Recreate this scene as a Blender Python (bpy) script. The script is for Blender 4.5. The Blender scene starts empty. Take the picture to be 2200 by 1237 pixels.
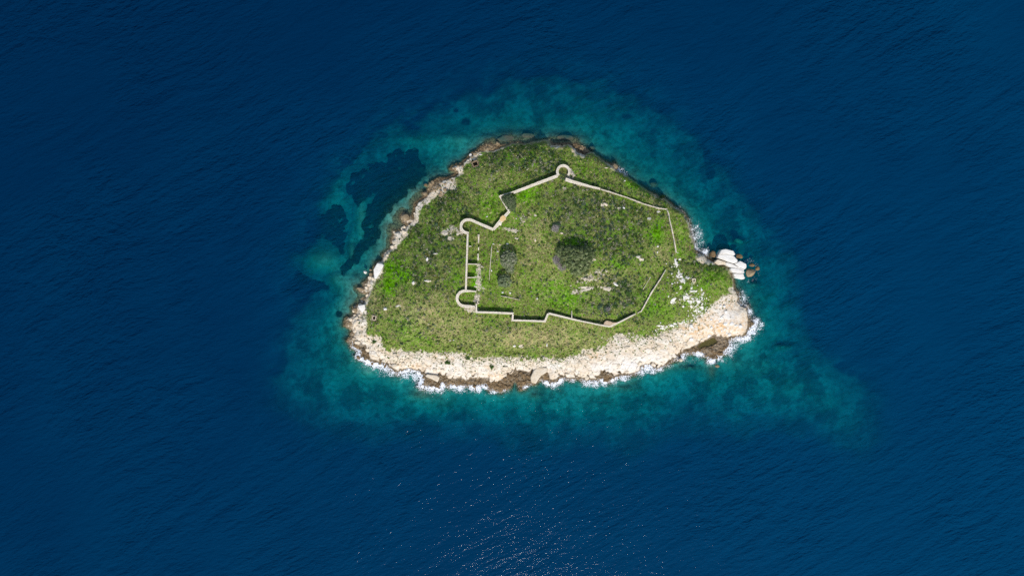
import bpy, math, random
import numpy as np

# ------------------------------------------------------------------ camera, sky, sun, exposure
SC = bpy.context.scene
CAM_H = 300.0            # drone height above the sea, metres
MPP = 0.2                # metres on the sea surface per photograph pixel
cam_d = bpy.data.cameras.new("camera")
cam_d.sensor_width = 36.0
cam_d.lens = 36.0 * CAM_H / (2200 * MPP)
cam_d.clip_start = 1.0
cam_d.clip_end = 20000.0
cam = bpy.data.objects.new("camera", cam_d)
SC.collection.objects.link(cam)
cam.location = (0, 0, CAM_H)
cam.rotation_euler = (0, 0, 0)
SC.camera = cam

SUN_EL = math.radians(50)
SHX, SHY = -0.14, 0.990                      # horizontal direction shadows fall
sn = math.hypot(SHX, SHY); SHX /= sn; SHY /= sn
world = bpy.data.worlds.new("World")
SC.world = world
world.use_nodes = True
wn = world.node_tree
wn.nodes.clear()
sky = wn.nodes.new("ShaderNodeTexSky")
sky.sky_type = 'NISHITA'
sky.sun_disc = False
sky.sun_elevation = SUN_EL
sky.sun_rotation = math.atan2(-SHX, -SHY)
bg = wn.nodes.new("ShaderNodeBackground")
bg.inputs["Strength"].default_value = 0.15
wo = wn.nodes.new("ShaderNodeOutputWorld")
wn.links.new(sky.outputs[0], bg.inputs[0])
wn.links.new(bg.outputs[0], wo.inputs[0])

sun_d = bpy.data.lights.new("sun", 'SUN')
sun_d.energy = 3.6
sun_d.angle = math.radians(2.0)
sun_d.color = (1.0, 0.955, 0.89)
sun = bpy.data.objects.new("sun", sun_d)
SC.collection.objects.link(sun)
from mathutils import Vector
sun.rotation_euler = Vector((SHX * math.cos(SUN_EL), SHY * math.cos(SUN_EL), -math.sin(SUN_EL))).to_track_quat('-Z', 'Y').to_euler()
sun.location = (-60, -150, 400)

SC.view_settings.view_transform = 'Standard'
SC.view_settings.look = 'None'
SC.view_settings.gamma = 1.0
SC.view_settings.exposure = 0.0
SC.view_settings.use_curve_mapping = False
SC.render.engine = 'CYCLES'
SC.cycles.use_denoising = False
SC.cycles.sample_clamp_direct = 9.0
SC.cycles.max_bounces = 6
SC.cycles.diffuse_bounces = 2
SC.cycles.transparent_max_bounces = 12

# ------------------------------------------------------------------ helpers
rng = np.random.default_rng(7)
random.seed(7)
COL = SC.collection

def uv(px, py):
    return (px - 1100.0) * MPP, (618.5 - py) * MPP

def world_xyz(u, v, z):
    k = 1.0 - np.asarray(z) / CAM_H
    return u * k, v * k, z

def hash2(ix, iy, s):
    h = (ix.astype(np.int64) * 374761393 + iy.astype(np.int64) * 668265263 + int(s) * 1442695041) & 0xFFFFFFFF
    h = ((h ^ (h >> 13)) * 1274126177) & 0xFFFFFFFF
    h = h ^ (h >> 16)
    return (h & 0xFFFFFF) / float(0xFFFFFF)

def vn(x, y, s=0):
    ix = np.floor(x); iy = np.floor(y)
    fx = x - ix; fy = y - iy
    fx = fx * fx * (3 - 2 * fx); fy = fy * fy * (3 - 2 * fy)
    a = hash2(ix, iy, s); b = hash2(ix + 1, iy, s); c = hash2(ix, iy + 1, s); d = hash2(ix + 1, iy + 1, s)
    return (a + (b - a) * fx) * (1 - fy) + (c + (d - c) * fx) * fy

def fbm(x, y, o=4, s=0):
    t = 0; a = 0.5; n = 0
    for i in range(o):
        t = t + a * vn(x, y, s + i * 17); n += a
        a *= 0.5; x, y = (x * 0.8 - y * 0.6) * 2.03, (x * 0.6 + y * 0.8) * 2.03
    return t / n

def sst(a, b, x):
    t = np.clip((x - a) / (b - a), 0, 1)
    return t * t * (3 - 2 * t)

def cells(x, y, s=0):
    """nearest jittered cell: (distance to its border, random value of the cell)"""
    ix = np.floor(x); iy = np.floor(y)
    d1 = np.full(x.shape, 9.0); d2 = np.full(x.shape, 9.0); r = np.zeros(x.shape)
    for dx in (-1, 0, 1):
        for dy in (-1, 0, 1):
            cx = ix + dx; cy = iy + dy
            qx = cx + 0.15 + 0.7 * hash2(cx, cy, s); qy = cy + 0.15 + 0.7 * hash2(cx, cy, s + 5)
            d = np.hypot(qx - x, qy - y)
            near = d < d1
            d2 = np.where(near, d1, np.minimum(d2, d))
            r = np.where(near, hash2(cx, cy, s + 9), r)
            d1 = np.where(near, d, d1)
    return d2 - d1, r

def sdist(poly, U, V):
    """signed distance, positive inside, metres"""
    P = np.array([uv(*p) for p in poly])
    Q = np.roll(P, -1, 0)
    best = np.full(U.shape, 1e9); inside = np.zeros(U.shape, bool)
    for (ax, ay), (bx, by) in zip(P, Q):
        ex, ey = bx - ax, by - ay
        wx = U - ax; wy = V - ay
        t = np.clip((wx * ex + wy * ey) / max(ex * ex + ey * ey, 1e-9), 0, 1)
        best = np.minimum(best, (wx - ex * t) ** 2 + (wy - ey * t) ** 2)
        if abs(ey) > 1e-9:
            c = ((ay > V) != (by > V)) & (U < ex * (V - ay) / ey + ax)
            inside ^= c
    d = np.sqrt(best)
    return np.where(inside, d, -d)

def blobs(L, U, V, sharp=1.0):
    m = np.zeros(U.shape)
    for b in L:
        px, py, rx = b[:3]; ry = b[3] if len(b) > 3 else rx; st = b[4] if len(b) > 4 else 1.0
        cu, cv = uv(px, py)
        e = ((U - cu) / (rx * MPP)) ** 2 + ((V - cv) / (ry * MPP)) ** 2
        m = np.maximum(m, st * np.exp(-np.minimum(e * sharp, 30)))
    return m

def mesh_np(name, verts, faces, attrs=None, cols=None, smooth=False):
    verts = np.ascontiguousarray(verts, dtype=np.float32)
    faces = np.ascontiguousarray(faces, dtype=np.int32)
    me = bpy.data.meshes.new(name)
    nf, k = faces.shape
    me.vertices.add(len(verts)); me.vertices.foreach_set("co", verts.ravel())
    me.loops.add(nf * k); me.loops.foreach_set("vertex_index", faces.ravel())
    me.polygons.add(nf); me.polygons.foreach_set("loop_start", np.arange(0, nf * k, k, dtype=np.int32))
    me.update(calc_edges=True)
    if attrs:
        for n, a in attrs.items():
            at = me.attributes.new(n, 'FLOAT', 'POINT')
            at.data.foreach_set("value", np.ascontiguousarray(a, dtype=np.float32).ravel())
    if cols is not None:
        at = me.attributes.new("col", 'FLOAT_COLOR', 'POINT')
        c4 = np.ones((len(verts), 4), np.float32); c4[:, :3] = cols
        at.data.foreach_set("color", c4.ravel())
    me.polygons.foreach_set("use_smooth", np.full(nf, smooth, dtype=bool))
    me.update()
    return me

def obj(name, me, mat=None, parent=None, label=None, cat=None, group=None, kind=None, loc=None):
    if mat and not me.materials:
        me.materials.append(mat)
    o = bpy.data.objects.new(name, me)
    COL.objects.link(o)
    if parent: o.parent = parent
    if loc is not None: o.location = loc
    if label: o["label"] = label
    if cat: o["category"] = cat
    if group: o["group"] = group
    if kind: o["kind"] = kind
    return o

def empty(name, loc, label, cat, group=None, rz=0.0):
    o = bpy.data.objects.new(name, None)
    o.empty_display_size = 0.5
    COL.objects.link(o)
    o.location = loc; o.rotation_euler = (0, 0, rz)
    o["label"] = label; o["category"] = cat
    if group: o["group"] = group
    return o

class NT:
    def __init__(s, name):
        s.m = bpy.data.materials.new(name); s.m.use_nodes = True
        s.t = s.m.node_tree; s.t.nodes.clear()
        s.out = s.t.nodes.new("ShaderNodeOutputMaterial")
    def put(s, sock, v):
        if isinstance(v, bpy.types.NodeSocket): s.t.links.new(v, sock)
        elif v is not None:
            if isinstance(v, tuple) and len(v) == 3 and sock.type == 'RGBA': v = v + (1.0,)
            sock.default_value = v
    def n(s, typ, props=None, **ins):
        nd = s.t.nodes.new("ShaderNode" + typ)
        for k, v in (props or {}).items(): setattr(nd, k, v)
        for k, v in ins.items():
            key = int(k[1:]) if k[0] == 'i' and k[1:].isdigit() else k.replace('_', ' ')
            s.put(nd.inputs[key], v)
        return nd
    def attr(s, name, color=False):
        nd = s.n("Attribute", {"attribute_name": name})
        return nd.outputs["Color"] if color else nd.outputs["Fac"]
    def pos(s):
        return s.n("TexCoord").outputs["Object"]
    def noise(s, scale, detail=4, rough=0.55, vec=None, col=False):
        nd = s.n("TexNoise", Scale=scale, Detail=float(detail), Roughness=rough)
        s.put(nd.inputs["Vector"], vec if vec is not None else s.pos())
        return nd.outputs[1 if col else 0]
    def voro(s, scale, feature='F1', vec=None, out=0):
        nd = s.n("TexVoronoi", {"feature": feature}, Scale=scale)
        s.put(nd.inputs["Vector"], vec if vec is not None else s.pos())
        return nd.outputs[out]
    def mix(s, f, a, b, mode='MIX'):
        nd = s.t.nodes.new("ShaderNodeMix"); nd.data_type = 'RGBA'; nd.blend_type = mode
        s.put(nd.inputs[0], f); s.put(nd.inputs[6], a); s.put(nd.inputs[7], b)
        return nd.outputs[2]
    def math(s, op, a, b=None, c=None, clamp=False):
        nd = s.n("Math", {"operation": op, "use_clamp": clamp})
        s.put(nd.inputs[0], a)
        if b is not None: s.put(nd.inputs[1], b)
        if c is not None: s.put(nd.inputs[2], c)
        return nd.outputs[0]
    def ramp(s, v, lo, hi):
        nd = s.n("MapRange", {"interpolation_type": 'SMOOTHSTEP'}, Value=v)
        nd.inputs["From Min"].default_value = lo; nd.inputs["From Max"].default_value = hi
        return nd.outputs[0]
    def bump(s, h, strength, dist, normal=None):
        nd = s.n("Bump", Strength=strength, Distance=dist, Height=h)
        if normal is not None: s.put(nd.inputs["Normal"], normal)
        return nd.outputs[0]
    def done(s, shader):
        s.t.links.new(shader, s.out.inputs["Surface"]); return s.m
    def principled(s, col, rough=0.9, normal=None, spec=0.2):
        nd = s.n("BsdfPrincipled", Roughness=rough)
        s.put(nd.inputs["Base Color"], col)
        nd.inputs["Specular IOR Level"].default_value = spec
        if normal is not None: s.put(nd.inputs["Normal"], normal)
        return nd.outputs[0]

# ------------------------------------------------------------------ traced outlines (photograph pixels)
COAST = [(1009,334),(1014,330),(1021,325),(1026,320),(1035,316),(1044,312),(1058,310),(1064,313),(1076,313),(1088,311),(1096,308),(1106,306),(1118,307),(1128,311),
 (1147,307),(1163,304),(1175,302),(1180,303),(1190,309),(1206,309),(1223,308),(1239,310),(1255,317),(1263,327),(1275,331),(1287,338),(1301,348),(1312,353),(1320,351),(1326,359),
 (1329,369),(1342,378),(1356,387),(1370,399),(1384,408),(1402,415),(1416,425),(1425,423),(1437,432),(1449,444),(1463,452),(1473,462),(1481,476),(1484,492),(1489,502),(1491,517),
 (1493,532),(1501,540),(1512,542),(1521,551),(1534,560),(1550,568),(1566,576),(1571,586),(1575,598),(1577,609),(1580,618),(1588,634),(1587,646),(1593,655),(1606,656),
 (1609,668),(1611,684),(1621,686),(1626,694),(1621,703),(1611,712),(1608,724),(1598,727),(1574,729),(1567,736),(1568,744),(1560,751),(1559,760),(1542,767),(1535,772),(1523,776),
 (1519,768),(1508,763),(1501,758),(1489,759),(1469,762),(1466,770),(1455,774),(1452,768),(1448,774),(1440,779),(1434,784),(1420,791),(1406,793),(1398,788),(1390,785),(1385,787),(1378,791),(1372,800),(1355,807),(1342,810),(1330,811),
 (1318,814),(1309,823),(1298,820),(1288,817),(1282,822),(1260,820),(1242,815),(1228,816),(1212,814),(1199,823),(1183,826),(1172,822),(1161,816),(1150,825),(1137,824),(1129,833),
 (1116,837),(1112,823),(1106,817),(1100,823),(1096,833),(1090,836),(1077,842),(1064,840),(1051,839),(1045,830),(1036,829),(1028,833),(1022,836),(1013,831),(998,830),(984,831),(972,828),(962,832),
 (954,828),(950,826),(948,836),(940,835),(928,833),(911,834),(900,830),(907,815),(904,805),(894,797),(876,796),(862,801),(855,806),(843,799),(826,786),(812,785),(798,782),(787,776),(772,772),(764,766),(772,753),
 (757,749),(753,743),(754,737),(747,734),(745,730),(758,723),(754,718),(753,714),(759,711),(753,705),(739,699),(740,692),(745,681),(755,679),(764,673),(758,669),(758,662),(768,656),
 (782,651),(776,646),(787,637),(791,628),(779,628),(768,618),(784,616),(780,610),(787,605),(792,597),(801,589),(802,577),(809,564),(820,562),(823,548),(836,537),(844,527),
 (839,517),(848,504),(843,498),(860,495),(875,482),(866,478),(860,466),(868,458),(880,463),(888,466),(889,443),(892,438),(899,431),(903,427),(912,423),(907,415),(919,410),(923,397),
 (929,388),(944,382),(960,382),(966,380),(974,376),(980,373),(979,368),(968,367),(967,363),(971,358),(979,354),(992,352),(998,346)]
CREAM = [(1010,336),(1022,328),(1033,326),(1046,324),(1063,323),(1080,317),(1091,312),(1106,309),(1128,313),(1147,309),(1163,305),(1178,304),(1186,312),(1206,312),(1223,312),(1234,318),(1240,328),(1258,332),
 (1264,330),(1275,332),(1287,339),(1301,349),(1312,354),(1319,353),(1323,362),(1328,370),(1342,379),(1356,388),(1370,400),(1384,409),(1402,416),(1416,426),(1425,424),(1436,433),(1448,445),(1462,454),(1472,464),
 (1480,478),(1483,494),(1488,506),(1490,518),(1492,533),(1499,542),(1510,546),(1519,556),(1532,562),(1550,570),(1564,577),(1570,588),(1574,600),(1576,611),(1579,620),(1585,634),(1584,648),(1591,657),(1603,660),
 (1607,670),(1608,690),(1607,705),(1606,714),(1594,720),(1575,723),(1553,724),(1541,722),(1530,721),(1512,733),(1497,742),(1484,750),(1468,753),(1456,764),(1451,768),(1440,778),(1430,785),(1421,789),(1406,791),(1398,785),(1385,782),(1375,787),(1371,797),
 (1354,806),(1339,802),(1320,807),(1304,802),(1295,798),(1284,809),(1279,815),(1255,812),(1239,810),(1223,814),(1204,806),(1196,815),(1178,818),(1176,799),(1163,806),(1160,812),(1142,800),(1115,795),(1100,802),(1088,809),
 (1078,816),(1067,821),(1050,820),(1044,812),(1031,809),(1026,813),(1010,809),(1004,817),(982,811),(972,816),(960,811),(957,806),(948,810),(944,808),(937,812),(926,808),(916,803),(898,795),(877,792),(860,794),(856,800),(838,789),(831,780),
 (815,777),(796,768),(789,752),(783,743),(772,734),(762,726),(763,716),(765,709),(757,697),(756,687),(766,676),(772,668),(770,658),(784,653),(786,646),(790,636),(795,625),(793,612),(796,602),(804,592),(805,578),
 (811,567),(822,564),(826,549),(838,539),(848,528),(843,518),(851,506),(849,499),(862,498),(878,486),(890,470),(892,445),(901,433),(914,426),(924,414),(929,400),(945,392),(966,384),(978,378),(984,374),(982,367),(970,365),
 (970,361),(980,357),(994,354),(1001,346)]
GREEN = [(1024,339),(1033,330),(1045,327),(1063,327),(1079,321),(1091,315),(1102,312),(1130,314),(1147,310),(1167,306),(1178,305),(1184,318),(1198,321),(1218,318),(1228,326),(1234,337),(1250,341),(1258,340),(1263,333),
 (1275,333),(1286,341),(1297,351),(1310,359),(1325,372),(1345,382),(1365,396),(1385,411),(1412,426),(1425,430),(1440,442),(1459,456),(1469,467),(1476,481),(1480,500),(1484,512),(1488,528),(1493,545),(1497,562),
 (1531,568),(1562,575),(1566,582),(1571,596),(1573,607),(1575,617),(1568,622),(1560,630),(1551,637),(1538,644),(1530,652),(1519,663),(1509,673),(1500,679),(1489,689),(1472,694),(1451,703),(1441,711),(1421,716),(1408,724),
 (1398,722),(1365,729),(1340,722),(1324,715),(1314,727),(1303,741),(1285,748),(1257,753),(1243,758),(1230,764),(1199,770),(1175,766),(1143,773),(1120,767),(1100,767),(1081,772),(1058,769),(1036,766),(1019,769),
 (1000,763),(979,758),(951,763),(930,757),(900,754),(871,756),(849,752),(832,757),(825,743),(820,731),(813,721),(798,716),(787,711),(787,697),(787,680),(789,668),(787,654),(791,637),(800,617),(803,603),
 (811,598),(819,588),(822,571),(828,566),(836,548),(848,536),(862,520),(875,504),(880,488),(898,479),(899,464),(912,443),(926,434),(936,424),(953,420),(963,411),(979,405),(976,391),(981,381),(995,368),
 (998,355),(1007,353)]
SHELF = [(1000,212),(900,258),(805,308),(735,380),(690,440),(705,500),(640,550),(645,590),(690,615),(660,660),(610,760),(600,860),(670,925),(820,945),(1000,925),(1150,960),(1350,965),(1480,925),(1620,930),(1740,925),(1850,975),
 (1890,945),(1865,850),(1800,778),(1740,742),(1724,690),(1722,615),(1695,560),(1640,478),(1570,400),(1500,328),(1430,268),(1340,212),(1200,180),(1080,188)]
WEED_A = [(833,333),(849,321),(885,317),(902,329),(908,350),(914,374),(898,394),(881,414),(853,438),(825,475),(809,523),(780,552),(752,580),(738,590),(732,576),(764,531),(776,499),(782,459),(803,418),(790,424),(768,444),(756,434),(744,402),(752,370),(776,366),(809,346),(829,350)]
WEED_B = [(712,438),(740,436),(752,459),(748,499),(744,552),(724,548),(708,523),(687,519),(650,505),(655,470),(695,459)]
WEED_C = [(640,566),(660,582),(685,596),(720,612),(704,628),(671,640),(630,650),(590,620)]
WEED_E = [(1722,545),(1724,640),(1728,690),(1745,738),(1850,790),(1910,760),(1900,660),(1860,600),(1800,570)]
POOL = [(1498,744),(1508,736),(1519,731),(1534,724),(1541,735),(1530,742),(1519,745),(1503,749)]
PIT_A = (803.5, 683.0, 4.2, 5.0, -0.25)     # centre, half sizes (px), angle
PIT_B = (1021.0, 352.0, 6.5, 6.0, 0.35)

# ------------------------------------------------------------------ walls: (centre line px, widths px, height m, ...)
def arc(cx, cy, r, a0, a1, n=14):
    return [(cx + r * math.cos(math.radians(a0 + (a1 - a0) * i / n)), cy - r * math.sin(math.radians(a0 + (a1 - a0) * i / n))) for i in range(n + 1)]
WALLS = [
 dict(n="round_bastion", c="bastion", h=2.05, pts=arc(1210.3, 368.5, 13.0, 218, -38, 16), w=[5.6] * 17,
      l="round stone bastion at the northern point of the fort, open to the courtyard"),
 dict(n="curtain_wall", c="wall", h=2.0, pts=[(1198, 377.5), (1150, 395.5), (1103, 413.5)], w=[6.4, 6.2, 6.0],
      l="long thick pale curtain wall running down southwest from the northern round bastion"),
 dict(n="curtain_wall", c="wall", h=2.0, pts=[(1103, 412), (1087, 416.5), (1073.5, 421.5), (1083, 438), (1093.5, 453)], w=[3.4, 2.8, 3.4, 3.6, 5.0],
      l="thin pale wall bent at a sharp corner around the walled-in tree"),
 dict(n="gate_wall", c="wall", h=2.0, pts=[(1094.5, 453.5), (1084, 465), (1079, 471), (1071, 480), (1060, 493)], w=[6.2, 6.6, 9.5, 8.6, 6.2],
      l="broad wall with widened orange-stained gate block, rising northeast from the western bend"),
 dict(n="curtain_wall", c="wall", h=2.0, pts=[(1060, 493), (1034, 482), (1010, 471.5)], w=[6.2, 6.0, 6.0],
      l="straight pale wall joining the northwestern round bastion to the gate wall"),
 dict(n="round_bastion", c="bastion", h=2.05, pts=[(1010, 471.5)] + arc(1004.5, 486, 14.2, 88, 268, 13) + [(1007, 500.5)], w=[6.0] + [6.2] * 14 + [5.0],
      l="half-round stone bastion at the northwestern corner with a rubble apron outside"),
 dict(n="curtain_wall", c="wall", h=2.0, pts=[(1004.8, 503), (1003.2, 545), (1002, 585), (1000.8, 623)], w=[4.6, 4.6, 4.6, 4.6],
      l="long straight north-south wall between the two western bastions, pale lines along its edges"),
 dict(n="partition_wall", c="wall", h=2.0, pts=[(1007, 529), (1012.5, 528.6)], w=[2.2, 1.8],
      l="shortest stub of partition wall on the inner side of the western wall"),
 dict(n="partition_wall", c="wall", h=2.2, pts=[(1005, 567), (1015, 567.2), (1026, 567.4)], w=[2.6, 2.4, 2.6],
      l="longer cross wall off the western wall, the upper of the two full ones"),
 dict(n="partition_wall", c="wall", h=2.2, pts=[(1004, 596), (1019, 596)], w=[2.6, 2.6],
      l="cross wall off the western wall just above the horseshoe bastion"),
 dict(n="horseshoe_bastion", c="bastion", h=2.05, pts=[(1023, 625.8), (1010, 625)] + arc(998, 641, 16.2, 90, 270, 14) + [(1010, 657.8), (1020, 658.5)], w=[3.0, 4.4] + [6.4] * 15 + [5.6, 4.4],
      l="horseshoe-shaped stone bastion at the southwestern corner of the fort"),
 dict(n="curtain_wall", c="wall", h=2.4, pts=[(1023.4, 652), (1023.2, 670.2), (1062, 671.5), (1102.5, 673.2)], w=[3.2, 4.6, 5.2, 5.0],
      l="southern wall from the horseshoe bastion to the recess, long shadow on its courtyard side"),
 dict(n="curtain_wall", c="wall", h=2.5, pts=[(1102.3, 675), (1100.5, 687.8), (1135, 688.8), (1170.5, 690.2), (1177.5, 674)], w=[4.6, 4.6, 4.6, 4.8, 4.8],
      l="three-sided boxy jog of the southern wall enclosing a dark sunken strip"),
 dict(n="curtain_wall", c="wall", h=2.0, pts=[(1178, 673), (1204, 679), (1230, 685.5), (1258, 691.5), (1289, 698), (1311, 701.5)], w=[5.0, 5.0, 4.6, 3.6, 3.8, 4.4],
      l="southern wall sloping down east to the tan southern corner"),
 dict(n="wall_stub", c="wall", h=1.8, pts=[(1228.5, 668), (1228.5, 682)], w=[2.4, 2.6],
      l="short lone wall stub jutting into the courtyard from the southern wall"),
 dict(n="curtain_wall", c="wall", h=2.0, pts=[(1311, 701.5), (1335, 690), (1358, 678), (1366, 674)], w=[4.6, 4.2, 3.6, 2.6],
      l="crumbling southeastern wall climbing from the tan southern corner"),
 dict(n="ruined_wall", c="wall", h=1.0, pts=[(1370, 672), (1378, 668), (1384, 658), (1394, 639), (1402, 625), (1410, 613), (1418, 601), (1430.5, 579.5)], w=[2.4, 2.8, 3.6, 3.2, 3.8, 3.0, 3.0, 2.2],
      l="low ruined eastern wall slanting up to a free end in the grass"),
 dict(n="curtain_wall", c="wall", h=2.0, pts=[(1215, 385), (1228, 389.5), (1250, 395.5), (1272, 401.5), (1290, 405.5)], w=[6.5, 7.0, 5.6, 4.4, 4.2],
      l="broken broad wall running east from the northern round bastion"),
 dict(n="ruined_wall", c="wall", h=1.2, pts=[(1291, 406.5), (1310, 412), (1329.5, 418.5), (1352, 425.8), (1382, 437.7), (1414, 447), (1432.5, 449.5)], w=[3.0, 2.6, 2.8, 2.4, 2.6, 2.8, 2.8],
      l="long thin northeastern wall running parallel to the clifftop"),
 dict(n="ruined_wall", c="wall", h=1.2, pts=[(1433.5, 451), (1436.6, 458), (1439, 472), (1442.7, 488), (1446, 503), (1449, 518.5), (1453, 542.6)], w=[3.0, 2.8, 2.8, 3.0, 2.8, 3.0, 3.2],
      l="thin eastern wall running south beside the surf-beaten cliff"),
 dict(n="low_wall", c="wall", h=0.7, pts=[(1056.5, 528), (1055.8, 541), (1054, 560), (1052.5, 580), (1051, 601)], w=[1.5, 2.0, 1.7, 1.6, 1.2],
      l="low broken foundation line west of the two round trees"),
 dict(n="low_wall", c="wall", h=0.7, pts=[(1076, 635.5), (1090, 638), (1104, 641), (1116, 643.4)], w=[1.6, 2.0, 1.8, 1.6],
      l="low stone line in the grass below the smaller round tree"),
 dict(n="low_wall", c="wall", h=0.9, pts=[(1028.4, 503.5), (1028, 522)], w=[4.6, 3.6],
      l="topmost block of the broken inner wall line beside the western rooms"),
 dict(n="low_wall", c="wall", h=0.8, pts=[(1028.2, 531), (1028, 537.5)], w=[3.0, 3.0],
      l="smallest block of the broken inner wall line beside the western rooms"),
 dict(n="low_wall", c="wall", h=0.9, pts=[(1027.2, 545), (1027.3, 559)], w=[3.8, 4.0],
      l="block of the broken inner wall line just above its long rubble heap"),
 dict(n="low_wall", c="wall", h=0.5, pts=[(1398, 595), (1390, 608), (1382, 621)], w=[2.0, 1.2, 1.8],
      l="faint stone line in the scrub beside the low ruined eastern wall"),
]

# ------------------------------------------------------------------ fields on a master grid
GU0, GV0 = uv(540, 1030); GU1, GV1 = uv(1980, 120)
GS = 0.5
gu = np.arange(GU0, GU1 + GS, GS); gv = np.arange(GV0, GV1 + GS, GS)
MU, MV = np.meshgrid(gu, gv)
def on_grid(poly): return sdist(poly, MU, MV)
G_COAST, G_CREAM, G_GREEN, G_SHELF = map(on_grid, (COAST, CREAM, GREEN, SHELF))
G_WEED = np.maximum.reduce([on_grid(WEED_A) - 0.4, on_grid(WEED_B) - 1.2, on_grid(WEED_C) - 1.6])
G_WEED_E = on_grid(WEED_E)
G_POOL = on_grid(POOL)

def samp(G, u, v, u0=None, v0=None, s=None):
    u0 = GU0 if u0 is None else u0; v0 = GV0 if v0 is None else v0; s = s or GS
    x = np.clip((u - u0) / s, 0, G.shape[1] - 1.001); y = np.clip((v - v0) / s, 0, G.shape[0] - 1.001)
    ix = x.astype(int); iy = y.astype(int); fx = x - ix; fy = y - iy
    return (G[iy, ix] * (1 - fx) + G[iy, ix + 1] * fx) * (1 - fy) + (G[iy + 1, ix] * (1 - fx) + G[iy + 1, ix + 1] * fx) * fy

def box_local(u, v, pit):
    cu, cv = uv(pit[0], pit[1]); c, s = math.cos(pit[4]), math.sin(pit[4])
    x = (u - cu) * c + (v - cv) * s; y = -(u - cu) * s + (v - cv) * c
    return np.maximum(np.abs(x) - pit[2] * MPP, np.abs(y) - pit[3] * MPP)

OUTCROP = [(1460,592,8,6),(1466,603,7,7),(1476,596,6,5),(1458,585,3,7),(1474,637,9,3),(1482,648,7,5),(1470,640,3,5),(1446,645,5,6),(1486,660,3,7),(1500,648,6,4),(1508,662,5,5),
 (1452,563,4,8),(1462,618,4,5),(1490,625,9,3),(1372,552,6,3),(1378,557,6,4),(1322,609,7,4),(1297,440,9,5),(1330,447,4,3),(1212,404,5,4),(1260,618,20,3),(1305,620,9,4),(1275,558,8,4),
 (1262,598,18,9,.6),(1285,588,14,8,.58),(1395,470,5,3),(1415,455,4,3),(918,558,3,6),(938,545,6,2),(888,608,4,5),(920,603,7,3),(955,500,8,6),(965,512,5,5),(828,662,5,3),(856,657,6,2),(1120,743,6,4),(1175,740,2,5),(1330,720,12,5,.8),(1420,700,20,4,.5),(1150,463,3,2),(1110,512,4,2)]

def underwater_depth(u, v, c):
    """metres of water, for points outside the coast (c<0)"""
    do = np.maximum(-c, 0)
    far = np.maximum(np.maximum(np.maximum(GU0 - u, u - GU1), np.maximum(GV0 - v, v - GV1)), 0)
    s = samp(G_SHELF, u, v) - far + 13.0 * (fbm(u / 10, v / 10, 5, 3) - 0.5)
    inner = do / (do + np.maximum(s, 0.01))
    d_in = 0.25 + 1.9 * (1 - np.exp(-do / 3.0)) + 7.6 * inner ** 0.85
    d_out = 9.75 + 3.0 * sst(0, 6, -s) + np.minimum(np.maximum(-s, 0) * 0.62, 22.0)
    d = np.where(s > 0, d_in, d_out)
    # west: wide sandy shallows close in shore
    west = blobs([(840, 470, 70, 110), (760, 640, 60, 60), (880, 420, 40, 40)], u, v)
    d = d * (1 - 0.62 * west * sst(17, 3, do))
    sandy = blobs([(690, 560, 54, 36, 1.08), (720, 600, 30, 24, 1.0), (720, 430, 34, 60, .75), (775, 465, 16, 64, 1), (755, 540, 10, 40, .9), (900, 300, 70, 26, .7), (975, 300, 40, 20, .8), (960, 870, 120, 30, .5), (1250, 880, 140, 26, .45), (1700, 840, 90, 50, .5), (1780, 850, 60, 60, .35), (1620, 790, 60, 24, .5)], u, v)
    d = d * (1 - 0.58 * sandy)
    # northern shelf of brown rock just under the surface
    nsh = blobs([(1060, 302, 26, 12), (1095, 293, 30, 12), (1130, 295, 30, 13), (1200, 297, 24, 12), (1232, 300, 22, 10)], u, v, 0.8)
    d = d * (1 - 0.72 * nsh)
    rocks = blobs([(1405, 396, 10, 6), (1586, 518, 13, 7), (1150, 850, 14, 8), (1345, 835, 26, 8), (1530, 800, 12, 26), (1480, 790, 26, 6), (1680, 745, 22, 8), (790, 800, 18, 10), (905, 850, 30, 8), (1272, 318, 8, 5), (1620, 610, 10, 8)], u, v)
    d = d * (1 - 0.5 * rocks)
    d = d + (fbm(u / 3.2, v / 3.2, 4, 11) - 0.5) * np.minimum(0.9, 0.25 + d * 0.16) * sst(0, 2, do)
    return np.where(c < 0, np.maximum(d, 0.05) * sst(0, 1.2, do) + 0.02, 0.0)

def fields(u, v):
    wu = u + 0.8 * (fbm(u / 2.6, v / 2.6, 3, 21) - 0.5) + 0.5 * (vn(u / 0.8, v / 0.8, 41) - 0.5)
    wv = v + 0.9 * (fbm(u / 2.6, v / 2.6, 3, 31) - 0.5) + 0.5 * (vn(u / 0.8, v / 0.8, 42) - 0.5)
    c = samp(G_COAST, wu, wv); cr = samp(G_CREAM, wu, wv); g = samp(G_GREEN, wu, wv)
    south = sst(700, 740, 618.5 - v / MPP)
    rid = 1 - np.abs(2 * fbm(u / 3.0, v / 5.0, 3, 55) - 1)
    cr = cr - south * (1.1 * (fbm(u / 1.6, v / 1.6, 3, 53) - 0.45) + 3.2 * np.maximum(rid - 0.86, 0) / 0.14 * 0.5)
    g = g + ((2.6 + 1.6 * south) * (fbm(u / 2.2, v / 2.2, 4, 51) - 0.5) + (0.8 + 2.4 * south) * (fbm(u / 0.7, v / 0.7, 2, 52) - 0.5)) * sst(-1, 1.2, cr)
    return c, cr, g

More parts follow.
